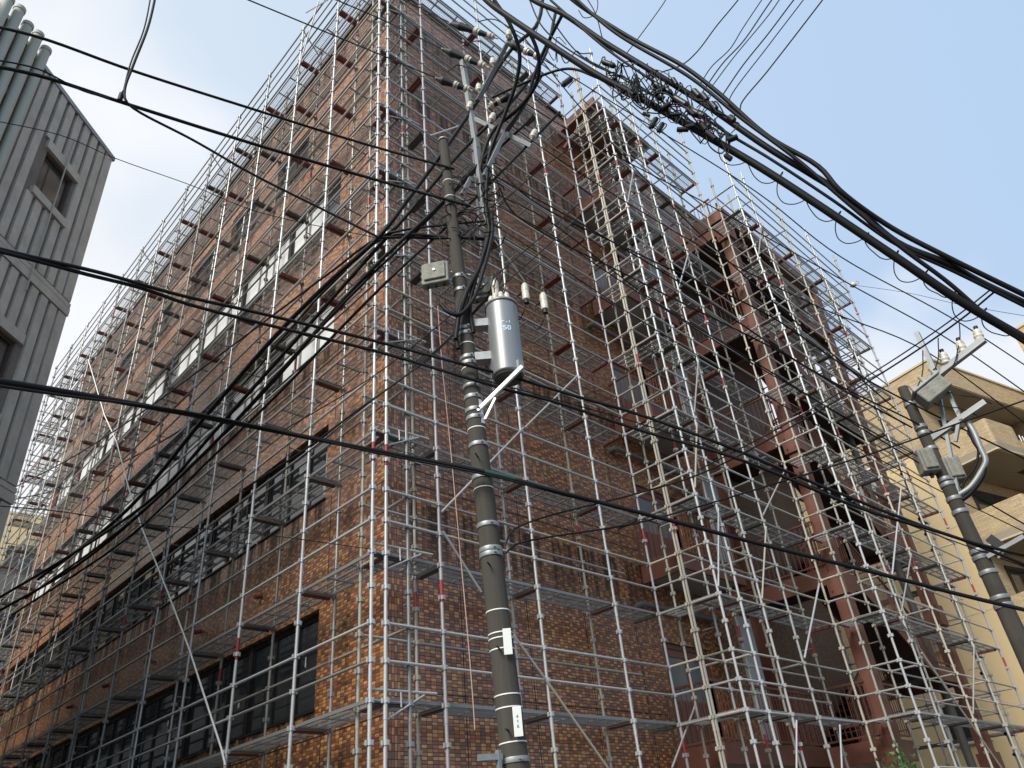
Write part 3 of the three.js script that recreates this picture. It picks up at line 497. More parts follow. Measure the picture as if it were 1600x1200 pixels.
// ---------------------------------------------------------------- the near utility pole
const poleTop = at(693, 222, 9), poleLow = at(803, 1175, 9), pdir = poleTop.clone().sub(poleLow).normalize();
const pole0 = poleLow.clone().addScaledVector(pdir, -poleLow.y / pdir.y);           // where it meets the ground
const pole = thing('utility_pole', 'dark concrete utility pole in front of the corner, with steel bands', 'utility pole', pole0);
pole.quaternion.setFromUnitVectors(UP, pdir);
const pLen = poleTop.distanceTo(pole0), pRad = h => 0.0825 + (pLen - h) / 150;
const hOf = py => { const p = at(693 + (py - 220) * 0.1134, py, 9); return (p.y - pole0.y) / pdir.y; };
const local = p => pole.worldToLocal(p.clone()); pole.updateMatrixWorld(true);
const ptW = (px, py, hd) => local(at(px, py, hd));
mesh('shaft', lathe([[0, 0], [pRad(0), 0], [pRad(pLen * 0.5), pLen * 0.5], [pRad(pLen) + 0.002, pLen - 0.03], [0.07, pLen], [0, pLen]], 28), mPole, pole);
mesh('cap', lathe([[0, pLen], [0.09, pLen], [0.09, pLen + 0.05], [0.07, pLen + 0.07], [0, pLen + 0.075]], 20), mSteel, pole);
const ring = (h, dh, t) => lathe([[pRad(h) + 0.001, h - dh / 2], [pRad(h) + t, h - dh / 2], [pRad(h) + t, h + dh / 2], [pRad(h) + 0.001, h + dh / 2]], 24);
for (const py of [436, 457, 517, 525, 562, 571, 607, 624, 644, 656, 698, 748, 823, 861, 869, 1189]) {
  const h = hOf(py), b = mesh('band', ring(h, 0.055, 0.012), mSteel, pole);
  for (const a of [0.4, 3.4]) mesh('bolt', rod(V(Math.cos(a) * (pRad(h) + 0.012), h, Math.sin(a) * (pRad(h) + 0.012)), V(Math.cos(a) * (pRad(h) + 0.05), h, Math.sin(a) * (pRad(h) + 0.05)), 0.016, 6), mSteel, b);
}
for (const py of [286, 311, 323, 541, 579, 673, 766, 957, 992, 1000, 1017, 1088, 1108, 1162]) mesh('tie_wire', ring(hOf(py), 0.014, 0.006), mWhite, pole);
for (const [py, a] of [[950, 2.7], [1017, 0.2], [1081, 2.7], [1144, 0.2], [888, 0.2], [790, 2.7], [720, 0.2]]) { const h = hOf(py), c = Math.cos(a + 0.8), s = Math.sin(a + 0.8); mesh('step_bolt', rod(V(c * pRad(h), h, s * pRad(h)), V(c * (pRad(h) + 0.13), h, s * (pRad(h) + 0.13)), 0.011, 6), mBlack, pole); }
function onPole(px, py, hd = 8.75) { return ptW(px, py, hd); }
function lettering(w, h, bg, draw) {
  const c = document.createElement('canvas'); c.width = w; c.height = h; const x = c.getContext('2d'); x.fillStyle = bg; x.fillRect(0, 0, w, h); draw(x);
  const t = new THREE.CanvasTexture(c); t.colorSpace = THREE.SRGBColorSpace; return new THREE.MeshStandardMaterial({ map: t, roughness: 0.5 });
}
{ // two number plates strapped to the pole, facing the street
  const face = EYE.clone().sub(at(800, 1050, 9)).setY(0).normalize(), yaw = Math.atan2(face.x, face.z);
  for (const [px, py, hh, txt] of [[793, 1002, 0.29, ['一', '三', '一']], [809, 1127, 0.3, ['4', '1', '6']]]) {
    const p = at(px, py, 8.81), g = new THREE.PlaneGeometry(0.085, hh - 0.02), m = lettering(48, 160, '#d9dcd8', x => { x.fillStyle = '#3a3f44'; x.font = 'bold 26px sans-serif'; x.textAlign = 'center'; txt.forEach((t, i) => x.fillText(t, 24, 62 + i * 28)); });
    const pl = mesh('number_plate', new RoundedBoxGeometry(0.095, hh, 0.008, 2, 0.003), mWhite, pole, local(p));
    pl.quaternion.copy(pole.quaternion.clone().invert()).multiply(new THREE.Quaternion().setFromAxisAngle(UP, yaw)); mesh('print', g, m, pl, V(0, 0, 0.0046));
  }
}
// galvanised extension post, diagonal struts and cross arms at the top
const aE = [[722, 92], [745, 232], [755, 318], [772, 372]].map(([x, y]) => ptW(x, y, 9));
mesh('extension_post', join([bar(aE[0], aE[1], 0.085, 0.085, V(1, 0, 0)), bar(aE[1], aE[2], 0.095, 0.075, V(1, 0, 0)), bar(aE[2], aE[3], 0.095, 0.07, V(1, 0, 0))]), mSteel, pole);
mesh('strut', join([bar(ptW(790, 205, 8.9), ptW(757, 275, 8.95), 0.07, 0.05, V(1, 0, 0)), bar(ptW(736, 278, 8.95), ptW(722, 304, 8.95), 0.07, 0.06, V(1, 0, 0))]), mSteel, pole);
mesh('cross_arm', bar(ptW(798, 58, 9.05), ptW(746, 158, 8.9), 0.075, 0.075, V(1, 0, 0)), std(0.1, 0.1, 0.1, 0.6, 0.3), pole);
mesh('cross_arm', bar(ptW(742, 186, 9), ptW(830, 228, 9.05), 0.075, 0.075, V(0, 0, 1)), mSteel, pole);
mesh('support_arm', join([bar(ptW(712, 452, 9.0), ptW(728, 470, 9.0), 0.05, 0.05), rod(ptW(735, 430, 9.05), ptW(705, 425, 9.1), 0.02), rod(ptW(735, 440, 8.95), ptW(752, 446, 8.9), 0.02)]), mSteel, pole);
mesh('bracket_arm', join([bar(ptW(746, 642, 8.9), ptW(816, 573, 8.8), 0.05, 0.05), bar(ptW(758, 655, 8.9), ptW(774, 622, 8.85), 0.03, 0.03), bar(ptW(749, 625, 8.93), ptW(754, 662, 8.93), 0.05, 0.04, V(1, 0, 0))]), std(0.72, 0.73, 0.73, 0.45, 0.3), pole);
mesh('guy_bracket', join([bar(ptW(784, 1182, 8.85), ptW(747, 1184, 8.7), 0.035, 0.06), bar(ptW(778, 1172, 8.83), ptW(780, 1202, 8.83), 0.04, 0.05, V(1, 0, 0))]), mSteel, pole);
const insG = lathe([[0, -0.14], [0.022, -0.14], [0.022, -0.09], [0.06, -0.085], [0.062, -0.05], [0.042, -0.045], [0.064, -0.02], [0.064, 0.01], [0.044, 0.02], [0.058, 0.045], [0.05, 0.09], [0.028, 0.11], [0, 0.115]], 14);
function insulator(px, py, hd, qx, qy, s = 1, parent = pole, toL = local) { const a = toL(at(px, py, hd)), b = toL(at(qx, qy, hd)), o = mesh('insulator', insG, mPorc, parent, a); o.quaternion.copy(aim(a, b)); o.scale.setScalar(s); mesh('cap', rod(V(0, 0.1, 0), V(0, 0.16, 0), 0.03, 8), mBlack, o); return o; }
for (const [x, y, qx, qy] of [[770, 97, 768, 60], [748, 138, 745, 100], [734, 166, 742, 140], [769, 184, 778, 165], [834, 210, 842, 192], [795, 53, 795, 20]]) insulator(x, y, 8.95, qx, qy);
// ribbed tension insulators with sleeves, in line with the incoming power lines
const tens = [[[702, 36], [778, 60]], [[690, 76], [764, 106]], [[680, 122], [738, 142]], [[800, 148], [762, 168]], [[792, 66], [848, 92]]];
tens.forEach(([a, b], i) => {
  const A = ptW(a[0], a[1], 8.95), B = ptW(b[0], b[1], 8.98), P = t => A.clone().lerp(B, t);
  const s = mesh('insulator_string', join([rod(P(0), P(1), 0.02), rod(P(0.52), P(0.58), 0.075, 14), rod(P(0.6), P(0.63), 0.062, 14), rod(P(0.8), P(0.86), 0.072, 14), rod(P(0.88), P(0.91), 0.06, 14)]), mPorc, pole);
  mesh('sleeve', join([rod(P(0.02), P(0.22), 0.025, 10, 0.085), rod(P(0.22), P(0.5), 0.085, 10, 0.05), rod(P(0.63), P(0.8), 0.062, 10, 0.04), rod(P(0.32), P(0.36).addScaledVector(V(0, 1, 0), 0.11), 0.03, 8)]), mBlack, s);
});
// junction boxes
const mBoxGrey = mottle([0.24, 0.235, 0.2], 0.4, 0.85, 0, [4, 11, 50], 2);
const faceQ = p => { const f = EYE.clone().sub(p).setY(0).normalize(); return Math.atan2(f.x, f.z); };
function closure(px, py, hd, w, h, yawOff, label) {
  const p = at(px, py, hd), t = thing('junction_box', label, 'junction box', p, 'weathered grey junction boxes on the near pole', faceQ(p) + yawOff);
  mesh('body', new RoundedBoxGeometry(w, h, 0.14, 3, 0.025), mBoxGrey, t); mesh('lid', new RoundedBoxGeometry(w * 0.8, h * 0.8, 0.05, 3, 0.02), mBoxGrey, t, V(0, 0.02, 0.08)); mesh('knob', rod(V(0, 0.02, 0.1), V(0, 0.02, 0.122), 0.022, 12), mPorc, t);
  for (let i = 0; i < 3; i++) mesh('cable_gland', rod(V(-w * 0.3 + i * w * 0.3, -h / 2 - 0.03, 0), V(-w * 0.3 + i * w * 0.3, -h / 2, 0), 0.02, 8), mBlack, t);
  for (const y of [-0.28, 0, 0.28]) mesh('hinge', span(-w / 2 - 0.02, -w / 2, h * y - 0.025, h * y + 0.025, -0.02, 0.03), mBlack, t);
}
closure(681, 430, 8.85, 0.42, 0.4, -0.25, 'square weathered grey box hanging left of the near pole');
closure(757, 453, 9.1, 0.42, 0.4, -0.15, 'square weathered grey box right of the near pole, behind black cables');
// transformer
{ const c = at(789, 535, 9), T = thing('transformer', 'grey cylindrical transformer numbered 50 on the near pole', 'transformer', V(c.x, at(790, 592, 9).y + 0.02, c.z));
  const H = at(785, 478, 9).y - at(790, 592, 9).y - 0.02, R = 0.235, mT = mottle([0.25, 0.265, 0.275], 0.12, 0.4, 0.3, [3, 9, 60], 1);
  mesh('tank', lathe([[0, 0], [R - 0.03, 0], [R, 0.03], [R, H - 0.05], [R + 0.02, H - 0.05], [R + 0.02, H - 0.02], [R - 0.03, H + 0.01], [0, H + 0.04]], 36), mT, T);
  mesh('base_plate', lathe([[0, -0.035], [R - 0.04, -0.035], [R - 0.04, 0], [0, 0.002]], 30), std(0.06, 0.06, 0.06, 0.7), T);
  for (let i = 0; i < 5; i++) { const a = 0.2 + i * 0.55; const b = mesh('bushing', lathe([[0, 0], [0.045, 0], [0.05, 0.04], [0.03, 0.05], [0.045, 0.08], [0.025, 0.13], [0, 0.135]], 12), mPorc, T, V(Math.cos(a) * (R - 0.07), H, Math.sin(a) * (R - 0.07))); mesh('lead', tubeThrough([V(0, 0.12, 0), V(0.02, 0.25, 0.02), V(0.12, 0.34, 0.05), V(0.1, 0.5, 0)], 0.008, 5), mRubber, b); }
  const toC = EYE.clone().sub(c).setY(0).normalize(), ya = Math.atan2(toC.x, toC.z) + 0.22;
  const m = (() => { const cv = document.createElement('canvas'); cv.width = 128; cv.height = 128; const x = cv.getContext('2d'); x.clearRect(0, 0, 128, 128); x.fillStyle = '#000'; x.fillRect(0, 0, 128, 128); x.fillStyle = '#fff'; x.font = 'bold 62px sans-serif'; x.textAlign = 'center'; x.fillText('50', 64, 108); x.fillRect(22, 18, 26, 7); x.fillRect(22, 18, 7, 22); x.fillRect(60, 28, 9, 9); x.fillRect(84, 16, 8, 22); const t = new THREE.CanvasTexture(cv); return std(0.55, 0.72, 0.85, 0.6, 0, { alphaMap: t, transparent: true }); })();
  const cyl = new THREE.CylinderGeometry(R + 0.003, R + 0.003, 0.24, 12, 1, true, ya - 0.5, 1.0); mesh('number', cyl, m, T, V(0, H * 0.58, 0));
  const toP = pole0.clone().addScaledVector(pdir, 8.2).sub(c).setY(0), L = toP.length(), u = toP.normalize();
  for (const y of [H * 0.9 - 0.2, H * 0.28]) mesh('hanger', join([bar(V(u.x * (R - 0.02), y, u.z * (R - 0.02)), V(u.x * (L - 0.1), y, u.z * (L - 0.1)), 0.16, 0.13)]), mSteel, T);
  mesh('lug', span(R - 0.04, R + 0.04, 0.02, 0.14, -0.05, 0.05), mSteel, T);
}
// cut-out fuses
[[774, 452, 'left'], [821, 457, 'middle'], [850, 472, 'right']].forEach(([x, y, w], i) => {
  const p = at(x, y, 8.9), t = thing('cutout_fuse', ['white ribbed cut-out fuse above the transformer, leftmost of three', 'white ribbed cut-out fuse above the transformer, between the other two', 'white ribbed cut-out fuse hanging out to the right of the transformer'][i], 'cut-out fuse', p, 'white cut-out fuses above the transformer');
  mesh('body', lathe([[0, -0.15], [0.045, -0.15], [0.055, -0.13], [0.055, 0.0], [0.045, 0.02], [0.062, 0.04], [0.045, 0.06], [0.06, 0.08], [0.043, 0.1], [0.056, 0.12], [0.04, 0.15], [0.03, 0.17], [0, 0.175]], 16), mPorc, t);
  mesh('base', rod(V(0, -0.21, 0), V(0, -0.15, 0), 0.04, 12), mBlack, t); mesh('clamp', rod(V(-0.14, 0.02, 0.02), V(0, 0.02, 0.02), 0.016, 6), mBlack, t);
  mesh('lead', tubeThrough([V(0, -0.2, 0), V(-0.03, -0.36, 0.05), V(-0.16, -0.42, 0.02), V(-0.26, -0.3, 0)], 0.008, 5), mRubber, t);
});

// ---------------------------------------------------------------- cables: where each runs, its distance, thickness
function cable(label, r, pts, m = mRubber, group, category = 'cable') {
  const P = pts.map(p => at(p[0], p[1], p[2])); const o = mesh('cable', tubeThrough(P, r, r > 0.015 ? 8 : 5, 8), m, scene); return tag(o, label, category, group);
}
// broad street cables on the left
cable('upper thick black cable from the left edge above the ribbed building to the pole', 0.022, [[-60, 30, 8.4], [60, 58, 8.5], [200, 108, 8.5], [400, 172, 8.6], [560, 222, 8.8], [710, 264, 8.9]]);
cable('thick black cable crossing left sky just below the topmost one, reaching the pole', 0.026, [[-60, 94, 8.4], [60, 118, 8.5], [200, 163, 8.5], [400, 226, 8.6], [560, 273, 8.8], [735, 322, 8.9]]);
cable('thin cable sagging along the second street cable at far left', 0.012, [[-40, 88, 8.3], [60, 108, 8.35], [130, 142, 8.4], [200, 160, 8.45]]);
cable('hanging cable coming straight down from the top edge and turning at the hook', 0.019, [[246, -20, 8.2], [232, 40, 8.25], [209, 100, 8.3], [195, 140, 8.35], [198, 160, 8.35], [216, 174, 8.4], [300, 218, 8.6], [400, 275, 8.7], [500, 325, 8.8], [592, 371, 8.9]]);
cable('second strand of the hanging cable from the top edge', 0.012, [[238, -20, 8.25], [225, 45, 8.3], [203, 102, 8.32], [193, 142, 8.36], [190, 156, 8.4]]);
cable('hair thin wire crossing the ribbed building and the scaffold', 0.006, [[-30, 184, 8.0], [100, 213, 8.2], [177, 246, 8.3], [300, 290, 8.5], [400, 330, 8.7], [590, 372, 8.9]]);
cable('hair thin wire low across the windows at the left', 0.005, [[-30, 788, 7], [100, 800, 7.5], [200, 816, 8], [400, 834, 8.5], [580, 858, 9]]);
cable('upper black cable of the pair crossing at mid height', 0.023, [[-60, 374, 7.6], [40, 399, 7.8], [160, 427, 8], [277, 460, 8.2], [400, 488, 8.4], [587, 533, 8.7], [735, 572, 8.8], [800, 589, 9], [910, 622, 9.3], [987, 644, 9.6], [1117, 690, 10], [1290, 762, 11], [1500, 842, 12], [1620, 872, 12.5]]);
cable('lower black cable of the pair crossing at mid height', 0.023, [[-60, 378, 7.6], [40, 403, 7.8], [133, 428, 8], [220, 450, 8.15], [290, 474, 8.25], [400, 503, 8.4], [600, 552, 8.7], [735, 592, 8.8], [800, 611, 9], [867, 628, 9.2], [1000, 672, 9.6], [1150, 716, 10], [1350, 796, 11.2], [1500, 842, 12.02], [1620, 890, 12.5]]);
cable('heavy black cable crossing the whole street in front of the pole', 0.03, [[-60, 586, 6.4], [100, 612, 6.9], [300, 648, 7.6], [590, 705, 8.5], [765, 739, 8.74], [860, 765, 8.9], [1000, 801, 9.4], [1200, 853, 10.4], [1400, 903, 11.4], [1500, 929, 12], [1640, 962, 12.5]]);
cable('thinner black cable twisted round the heavy street cable', 0.014, [[-60, 594, 6.35], [100, 618, 6.85], [300, 645, 7.55], [590, 708, 8.46], [765, 743, 8.7], [900, 778, 9.02], [1100, 823, 9.9]]);
{ const o = cable('green sleeved stretch of the heavy street cable at the pole', 0.035, [[757, 737, 8.72], [790, 745, 8.77], [815, 752, 8.83]], std(0.015, 0.05, 0.032, 0.5)); }
// bundle going down the street to the left
cable('black cable from the pole bundle down the left street, uppermost', 0.02, [[760, 345, 9], [680, 353, 9.05], [605, 365, 9.1], [517, 425, 10.4], [430, 490, 12.4], [300, 587, 16], [225, 642, 19], [112, 715, 25], [20, 763, 31]]);
cable('black cable curving low to the ribbed building edge in the left street', 0.022, [[765, 375, 9], [690, 370, 9.05], [610, 368, 9.1], [517, 445, 10.6], [440, 530, 12.8], [380, 600, 15], [295, 664, 18], [175, 731, 23], [95, 764, 28], [10, 783, 33]]);
const down = [
  ['from the high cross arm', 0.028, [[850, -20, 9], [838, 40, 9], [800, 76, 8.95], [745, 160, 8.95], [693, 236, 9], [640, 308, 9.05], [590, 372, 9.2], [517, 438, 10.5], [435, 520, 12.6], [330, 640, 16.5], [195, 800, 24], [60, 905, 31]]],
  ['beside the high cable, second', 0.024, [[868, 20, 9], [850, 90, 8.95], [800, 158, 8.95], [720, 238, 8.98], [633, 339, 9.05], [560, 420, 9.9], [450, 545, 12.4], [337, 672, 16.5], [250, 768, 20.5], [125, 858, 27], [-20, 945, 33]]],
  ['third, looping below the arm', 0.024, [[848, 115, 9], [800, 195, 8.98], [767, 235, 8.98], [680, 327, 9], [600, 402, 9.3], [525, 482, 10.8], [425, 598, 13.8], [282, 744, 19.5], [125, 880, 27], [-20, 965, 33]]],
  ['fourth, near the grey box', 0.018, [[825, 190, 9.2], [740, 270, 9.2], [640, 372, 9.2], [560, 450, 10], [470, 545, 12], [350, 676, 16], [200, 818, 23], [40, 935, 31]]],
  ['fifth, lowest of the bundle', 0.018, [[875, 175, 9.2], [790, 262, 9.2], [700, 352, 9.2], [620, 425, 9.4], [540, 505, 11], [440, 610, 13.6], [330, 716, 17.5], [200, 840, 24], [20, 960, 32]]],
  ['thin, in front of the lit windows', 0.012, [[770, 455, 9], [700, 530, 9.1], [640, 582, 9.3], [560, 640, 10], [480, 700, 11], [380, 765, 13]]],
];
for (const [w, r, p] of down) cable('bundled black cable sloping down left, ' + w, r * 1.35, p.map(q => [q[0], q[1], 9 + Math.max(0, q[2] - 9) * 0.5]));
cable('thin wire from the transformer fuses down left across the corner', 0.009, [[905, 318, 9.2], [840, 375, 9.1], [775, 430, 9], [700, 496, 9], [640, 545, 9.1], [580, 590, 9.4], [430, 680, 10.5]]);
cable('thin wire a little below the first from the fuses to the corner', 0.009, [[905, 338, 9.2], [840, 398, 9.1], [760, 470, 9], [680, 552, 9], [600, 612, 9.2], [470, 715, 10]]);
cable('thin wire sloping from the dark arm insulator down past the pole', 0.009, [[1000, 150, 9.6], [905, 222, 9.4], [840, 268, 9.3], [760, 342, 9.2], [680, 425, 9.2]]);
// power lines arriving from top left
cable('power line from the top edge to the lowest tension insulator', 0.014, [[340, -20, 9], [480, 38, 9], [620, 96, 8.95], [682, 122, 8.95]]);
cable('power line from the top edge to the middle tension insulator', 0.014, [[478, -20, 9], [600, 32, 9], [692, 77, 8.95]]);
cable('power line from the top edge to the topmost tension insulator', 0.014, [[585, -20, 9], [640, 4, 9], [704, 36, 8.95]]);
[[[[700, 112], [714, 102], [735, 108], [755, 128]], 'lowest'], [[[722, 72], [745, 64], [775, 82], [790, 100]], 'middle'], [[[746, 34], [770, 30], [800, 45], [822, 56]], 'topmost']].forEach(([p, w]) => cable('jumper wire arching over the ' + w + ' tension insulator', 0.011, p.map(q => [q[0], q[1], 8.93])));
// heavy cables along the right
cable('heaviest black cable running from the top centre down to the right edge', 0.052, [[725, -40, 7.6], [762, 2, 7.6], [800, 30, 7.6], [860, 70, 7.6], [933, 117, 7.7], [987, 146, 7.8], [1100, 210, 8], [1200, 269, 8.2], [1400, 402, 8.8], [1500, 470, 9.2], [1640, 552, 9.8]]);
cable('second heavy black cable above the heaviest, down to the right', 0.044, [[800, -30, 7.6], [833, 0, 7.6], [880, 22, 7.6], [940, 63, 7.7], [1033, 120, 7.8], [1100, 162, 8], [1200, 231, 8.2], [1267, 272, 8.4], [1313, 301, 8.6], [1400, 378, 8.9], [1480, 412, 9.2], [1530, 440, 9.5], [1640, 492, 9.9]]);
cable('black cable from the top centre, third from the top at the right', 0.032, [[875, -20, 7.6], [897, 2, 7.6], [987, 60, 7.7], [1067, 103, 7.8], [1120, 143, 7.9], [1200, 213, 8.1], [1280, 261, 8.3], [1313, 298, 8.4], [1387, 352, 8.8], [1473, 398, 9.1], [1640, 480, 9.8]]);
cable('thinner black cable crossing under the third one at the right', 0.026, [[880, -20, 7.5], [960, 50, 7.6], [1080, 122, 7.8], [1160, 186, 8], [1240, 245, 8.2], [1330, 322, 8.5], [1410, 388, 8.8], [1480, 440, 9.1], [1550, 500, 9.4], [1640, 560, 9.8]]);
cable('black cable hugging the second heavy cable near the splices', 0.02, [[860, 0, 7.55], [950, 78, 7.7], [1040, 140, 7.85], [1130, 204, 8], [1200, 246, 8.15], [1300, 312, 8.5], [1400, 382, 8.88], [1490, 424, 9.25], [1640, 498, 9.88]]);
cable('slack black cable looping from the arm to the heavy cables', 0.024, [[770, 152, 8.95], [800, 138, 8.8], [880, 108, 8.6], [930, 120, 8.4], [1000, 160, 8.2]]);
cable('curved black cable dropping from the heavy cables to the pole, outer loop', 0.036, [[800, 28, 7.7], [826, 50, 7.9], [842, 92, 8.2], [838, 130, 8.5], [812, 168, 8.8], [770, 205, 8.95], [748, 300, 9], [762, 340, 9], [752, 410, 8.9], [728, 460, 8.8], [712, 520, 8.82], [716, 545, 8.85]]);
cable('curved black cable dropping from the heavy cables to the pole, inner loop', 0.036, [[772, 0, 7.7], [798, 40, 7.9], [812, 85, 8.2], [806, 130, 8.5], [788, 180, 8.8], [765, 240, 9], [757, 310, 9], [767, 350, 9], [748, 420, 8.88], [722, 470, 8.8], [712, 530, 8.8]]);
cable('black cable beside the extension post down to the grey box', 0.032, [[880, 20, 8], [845, 90, 8.5], [820, 160, 8.8], [786, 210, 8.9], [764, 262, 8.95], [760, 330, 8.95], [764, 362, 8.95], [742, 440, 8.86], [734, 480, 8.85], [740, 520, 8.9]]);
cable('thick cable strapped along the post towards the transformer', 0.03, [[768, 330, 9], [769, 365, 8.92], [756, 420, 8.86], [738, 470, 8.8], [716, 492, 8.76], [700, 487, 8.75], [688, 474, 8.78]]);
cable('horizontal black cable from the pole to the bundle knot at the corner', 0.024, [[770, 372, 8.95], [740, 371, 9], [690, 372, 9.05], [640, 371, 9.08], [592, 371, 9.1]]);
// lines from the near pole to the right hand pole
cable('upper power line running right above the scaffold to the far pole', 0.011, [[848, 92, 9], [960, 162, 9.6], [1182, 300, 11], [1307, 397, 12], [1492, 500, 13.4], [1640, 596, 14.4]]);
cable('middle power line running right above the scaffold to the far pole', 0.011, [[800, 148, 9], [900, 210, 9.6], [1100, 316, 10.8], [1333, 447, 12.2], [1477, 527, 13.2], [1640, 640, 14.2]]);
cable('lower power line running right above the scaffold to the far pole', 0.011, [[762, 168, 9], [860, 240, 9.6], [1100, 388, 10.8], [1280, 480, 12], [1440, 545, 13.2], [1640, 690, 14.2]]);
cable('black service cable slanting across the stair towards the far pole, upper', 0.014, [[778, 285, 9], [800, 330, 9.2], [1000, 440, 10], [1200, 540, 11], [1330, 612, 12], [1420, 655, 12.8], [1500, 700, 13.2]]);
cable('black service cable slanting across the stair towards the far pole, lower', 0.014, [[778, 262, 9], [830, 312, 9.2], [1000, 398, 10], [1200, 492, 11], [1340, 585, 12], [1500, 668, 13.2], [1640, 735, 14]]);
cable('black drop cable rising right from the pole to the far junction at the edge', 0.013, [[790, 852, 8.9], [797, 832, 8.9], [832, 814, 9], [995, 771, 9.6], [1090, 742, 9.9], [1200, 687, 10.3], [1387, 577, 10.8], [1500, 500, 10], [1556, 454, 9.6]]);
cable('twin of the rising drop cable, a little above it', 0.01, [[1090, 735, 9.95], [1200, 678, 10.35], [1387, 568, 10.8], [1500, 490, 10], [1552, 449, 9.6]]);
cable('lower black drop cable rising gently right to the edge', 0.013, [[788, 866, 8.9], [800, 853, 8.9], [1000, 816, 9.6], [1200, 759, 10.4], [1400, 696, 11.2], [1490, 664, 11.6], [1640, 612, 12.2]]);
cable('hair thin wire from the scaffold top lamp to the right edge', 0.006, [[1332, 445, 20], [1420, 458, 19], [1500, 476, 18], [1640, 500, 17]]);
// service drops at the top right
const drops = [[[1050, -20], [1040, 0], [1000, 56], [980, 82]], [[1170, -25], [1153, 0], [1120, 40], [1088, 82], [1066, 101], [1033, 113]], [[1204, -20], [1190, 0], [1160, 45], [1140, 77], [1112, 104], [1093, 133]], [[1220, -20], [1200, 8], [1160, 66], [1130, 98], [1096, 146]], [[1230, -20], [1205, 18], [1146, 90], [1113, 134]], [[1256, -20], [1240, 0], [1200, 53], [1160, 103], [1130, 147]], [[1270, -20], [1255, 0], [1200, 72], [1142, 150], [1139, 162], [1145, 176]], [[1300, -20], [1285, 0], [1200, 110], [1158, 162], [1156, 174], [1146, 182]]];
['leftmost', 'second', 'third', 'fourth', 'fifth', 'sixth', 'seventh', 'rightmost'].forEach((w, i) => cable('thin service wire against the sky at the top right, ' + w + ' of eight', 0.0085 + 0.002 * (i % 2), drops[i].map((q, j) => [q[0], q[1], 7.9 + 0.02 * j]), mRubber, 'service wires at the top right'));
// splices and coils on the heavy cables
const mSpl = std(0.016, 0.016, 0.017, 0.4);
const splice = [[1020, 130, 1050, 146, 0.05], [1052, 152, 1075, 166, 0.055], [1082, 140, 1094, 152, 0.045], [1096, 146, 1106, 158, 0.045], [1110, 160, 1120, 172, 0.045], [1138, 182, 1148, 190, 0.05], [878, 134, 894, 122, 0.05], [1016, 200, 1026, 184, 0.045], [1028, 206, 1036, 192, 0.04], [1075, 172, 1104, 184, 0.06], [1094, 188, 1110, 200, 0.05], [940, 96, 962, 104, 0.045], [1050, 122, 1058, 134, 0.04]];
splice.sort((p, q) => p[0] - q[0]);
splice.forEach(([a, b, c, d, r], i) => { const A = at(a, b, 7.75), B = at(c, d, 7.78), P = t => A.clone().lerp(B, t);
  const t = thing('cable_splice', 'black cable splice clamped on the heavy right cables, ' + 'first second third fourth fifth sixth seventh eighth ninth tenth eleventh twelfth thirteenth'.split(' ')[i] + ' from the left', 'cable splice', A, 'black splices clustered on the heavy right cables');
  const z = V(0, 0, 0), q = B.clone().sub(A); mesh('sleeve', join([rod(z, q.clone().multiplyScalar(0.15), r * 0.5, 8, r), rod(q.clone().multiplyScalar(0.15), q.clone().multiplyScalar(0.85), r, 8), rod(q.clone().multiplyScalar(0.85), q, r, 8, r * 0.5)]), mSpl, t); mesh('tail', tubeThrough([q, q.clone().add(V(0.05, -0.12, 0.02)), q.clone().add(V(-0.08, -0.2, 0.05))], 0.008, 5), mRubber, t); });
const wob = mulberry(77), wr = (a, b) => a + (b - a) * wob();
{ const L = [];   // tangled jumpers among the splices
  for (let i = 0; i < 46; i++) {
    const x = i < 40 ? wr(950, 1125) : wr(860, 1140), y = 100 + (x - 920) * (i % 3 ? 0.55 : 0.44) - (i % 3 ? 0 : 14), P = [];
    for (let j = 0; j < 6; j++) P.push(at(x + (j - 2.5) * wr(6, 14) + wr(-8, 8), y + (j - 2.5) * wr(3, 9) + wr(-24, 28), 7.75 + wr(-0.1, 0.12)));
    L.push(tubeThrough(P, wr(0.006, 0.012), 5, 6));
  }
  for (let i = 0; i < 14; i++) { const x = wr(960, 1140), y = 108 + (x - 920) * 0.55 + wr(-24, 24), A = at(x, y, 7.7), B = at(x + wr(6, 18), y + wr(-10, 12), 7.72); L.push(rod(A, B, wr(0.025, 0.045), 7)); }
  const o = mesh('wire_tangle', join(L), mRubber, scene); tag(o, 'dense tangle of black jumper wires where the heavy cables meet at upper right', 'wire tangle'); o.userData.kind = 'stuff';
  const Q = [];      // slack loops at the pole top
  for (let i = 0; i < 26; i++) { const x = wr(706, 772), y = wr(262, 380), R = wr(9, 26), s = wr(3.6, 6), P = []; for (let j = 0; j < 8; j++) { const a = j / 7 * s + i; P.push(at(x + Math.cos(a) * R, y + Math.sin(a) * R * 0.8, 8.95 + wr(-0.12, 0.12))); } Q.push(tubeThrough(P, wr(0.006, 0.014), 5, 6)); }
  const q = mesh('wire_tangle', join(Q), mRubber, scene); tag(q, 'loose loops of slack black wire on the near pole below the cross arms', 'wire tangle'); q.userData.kind = 'stuff';
}
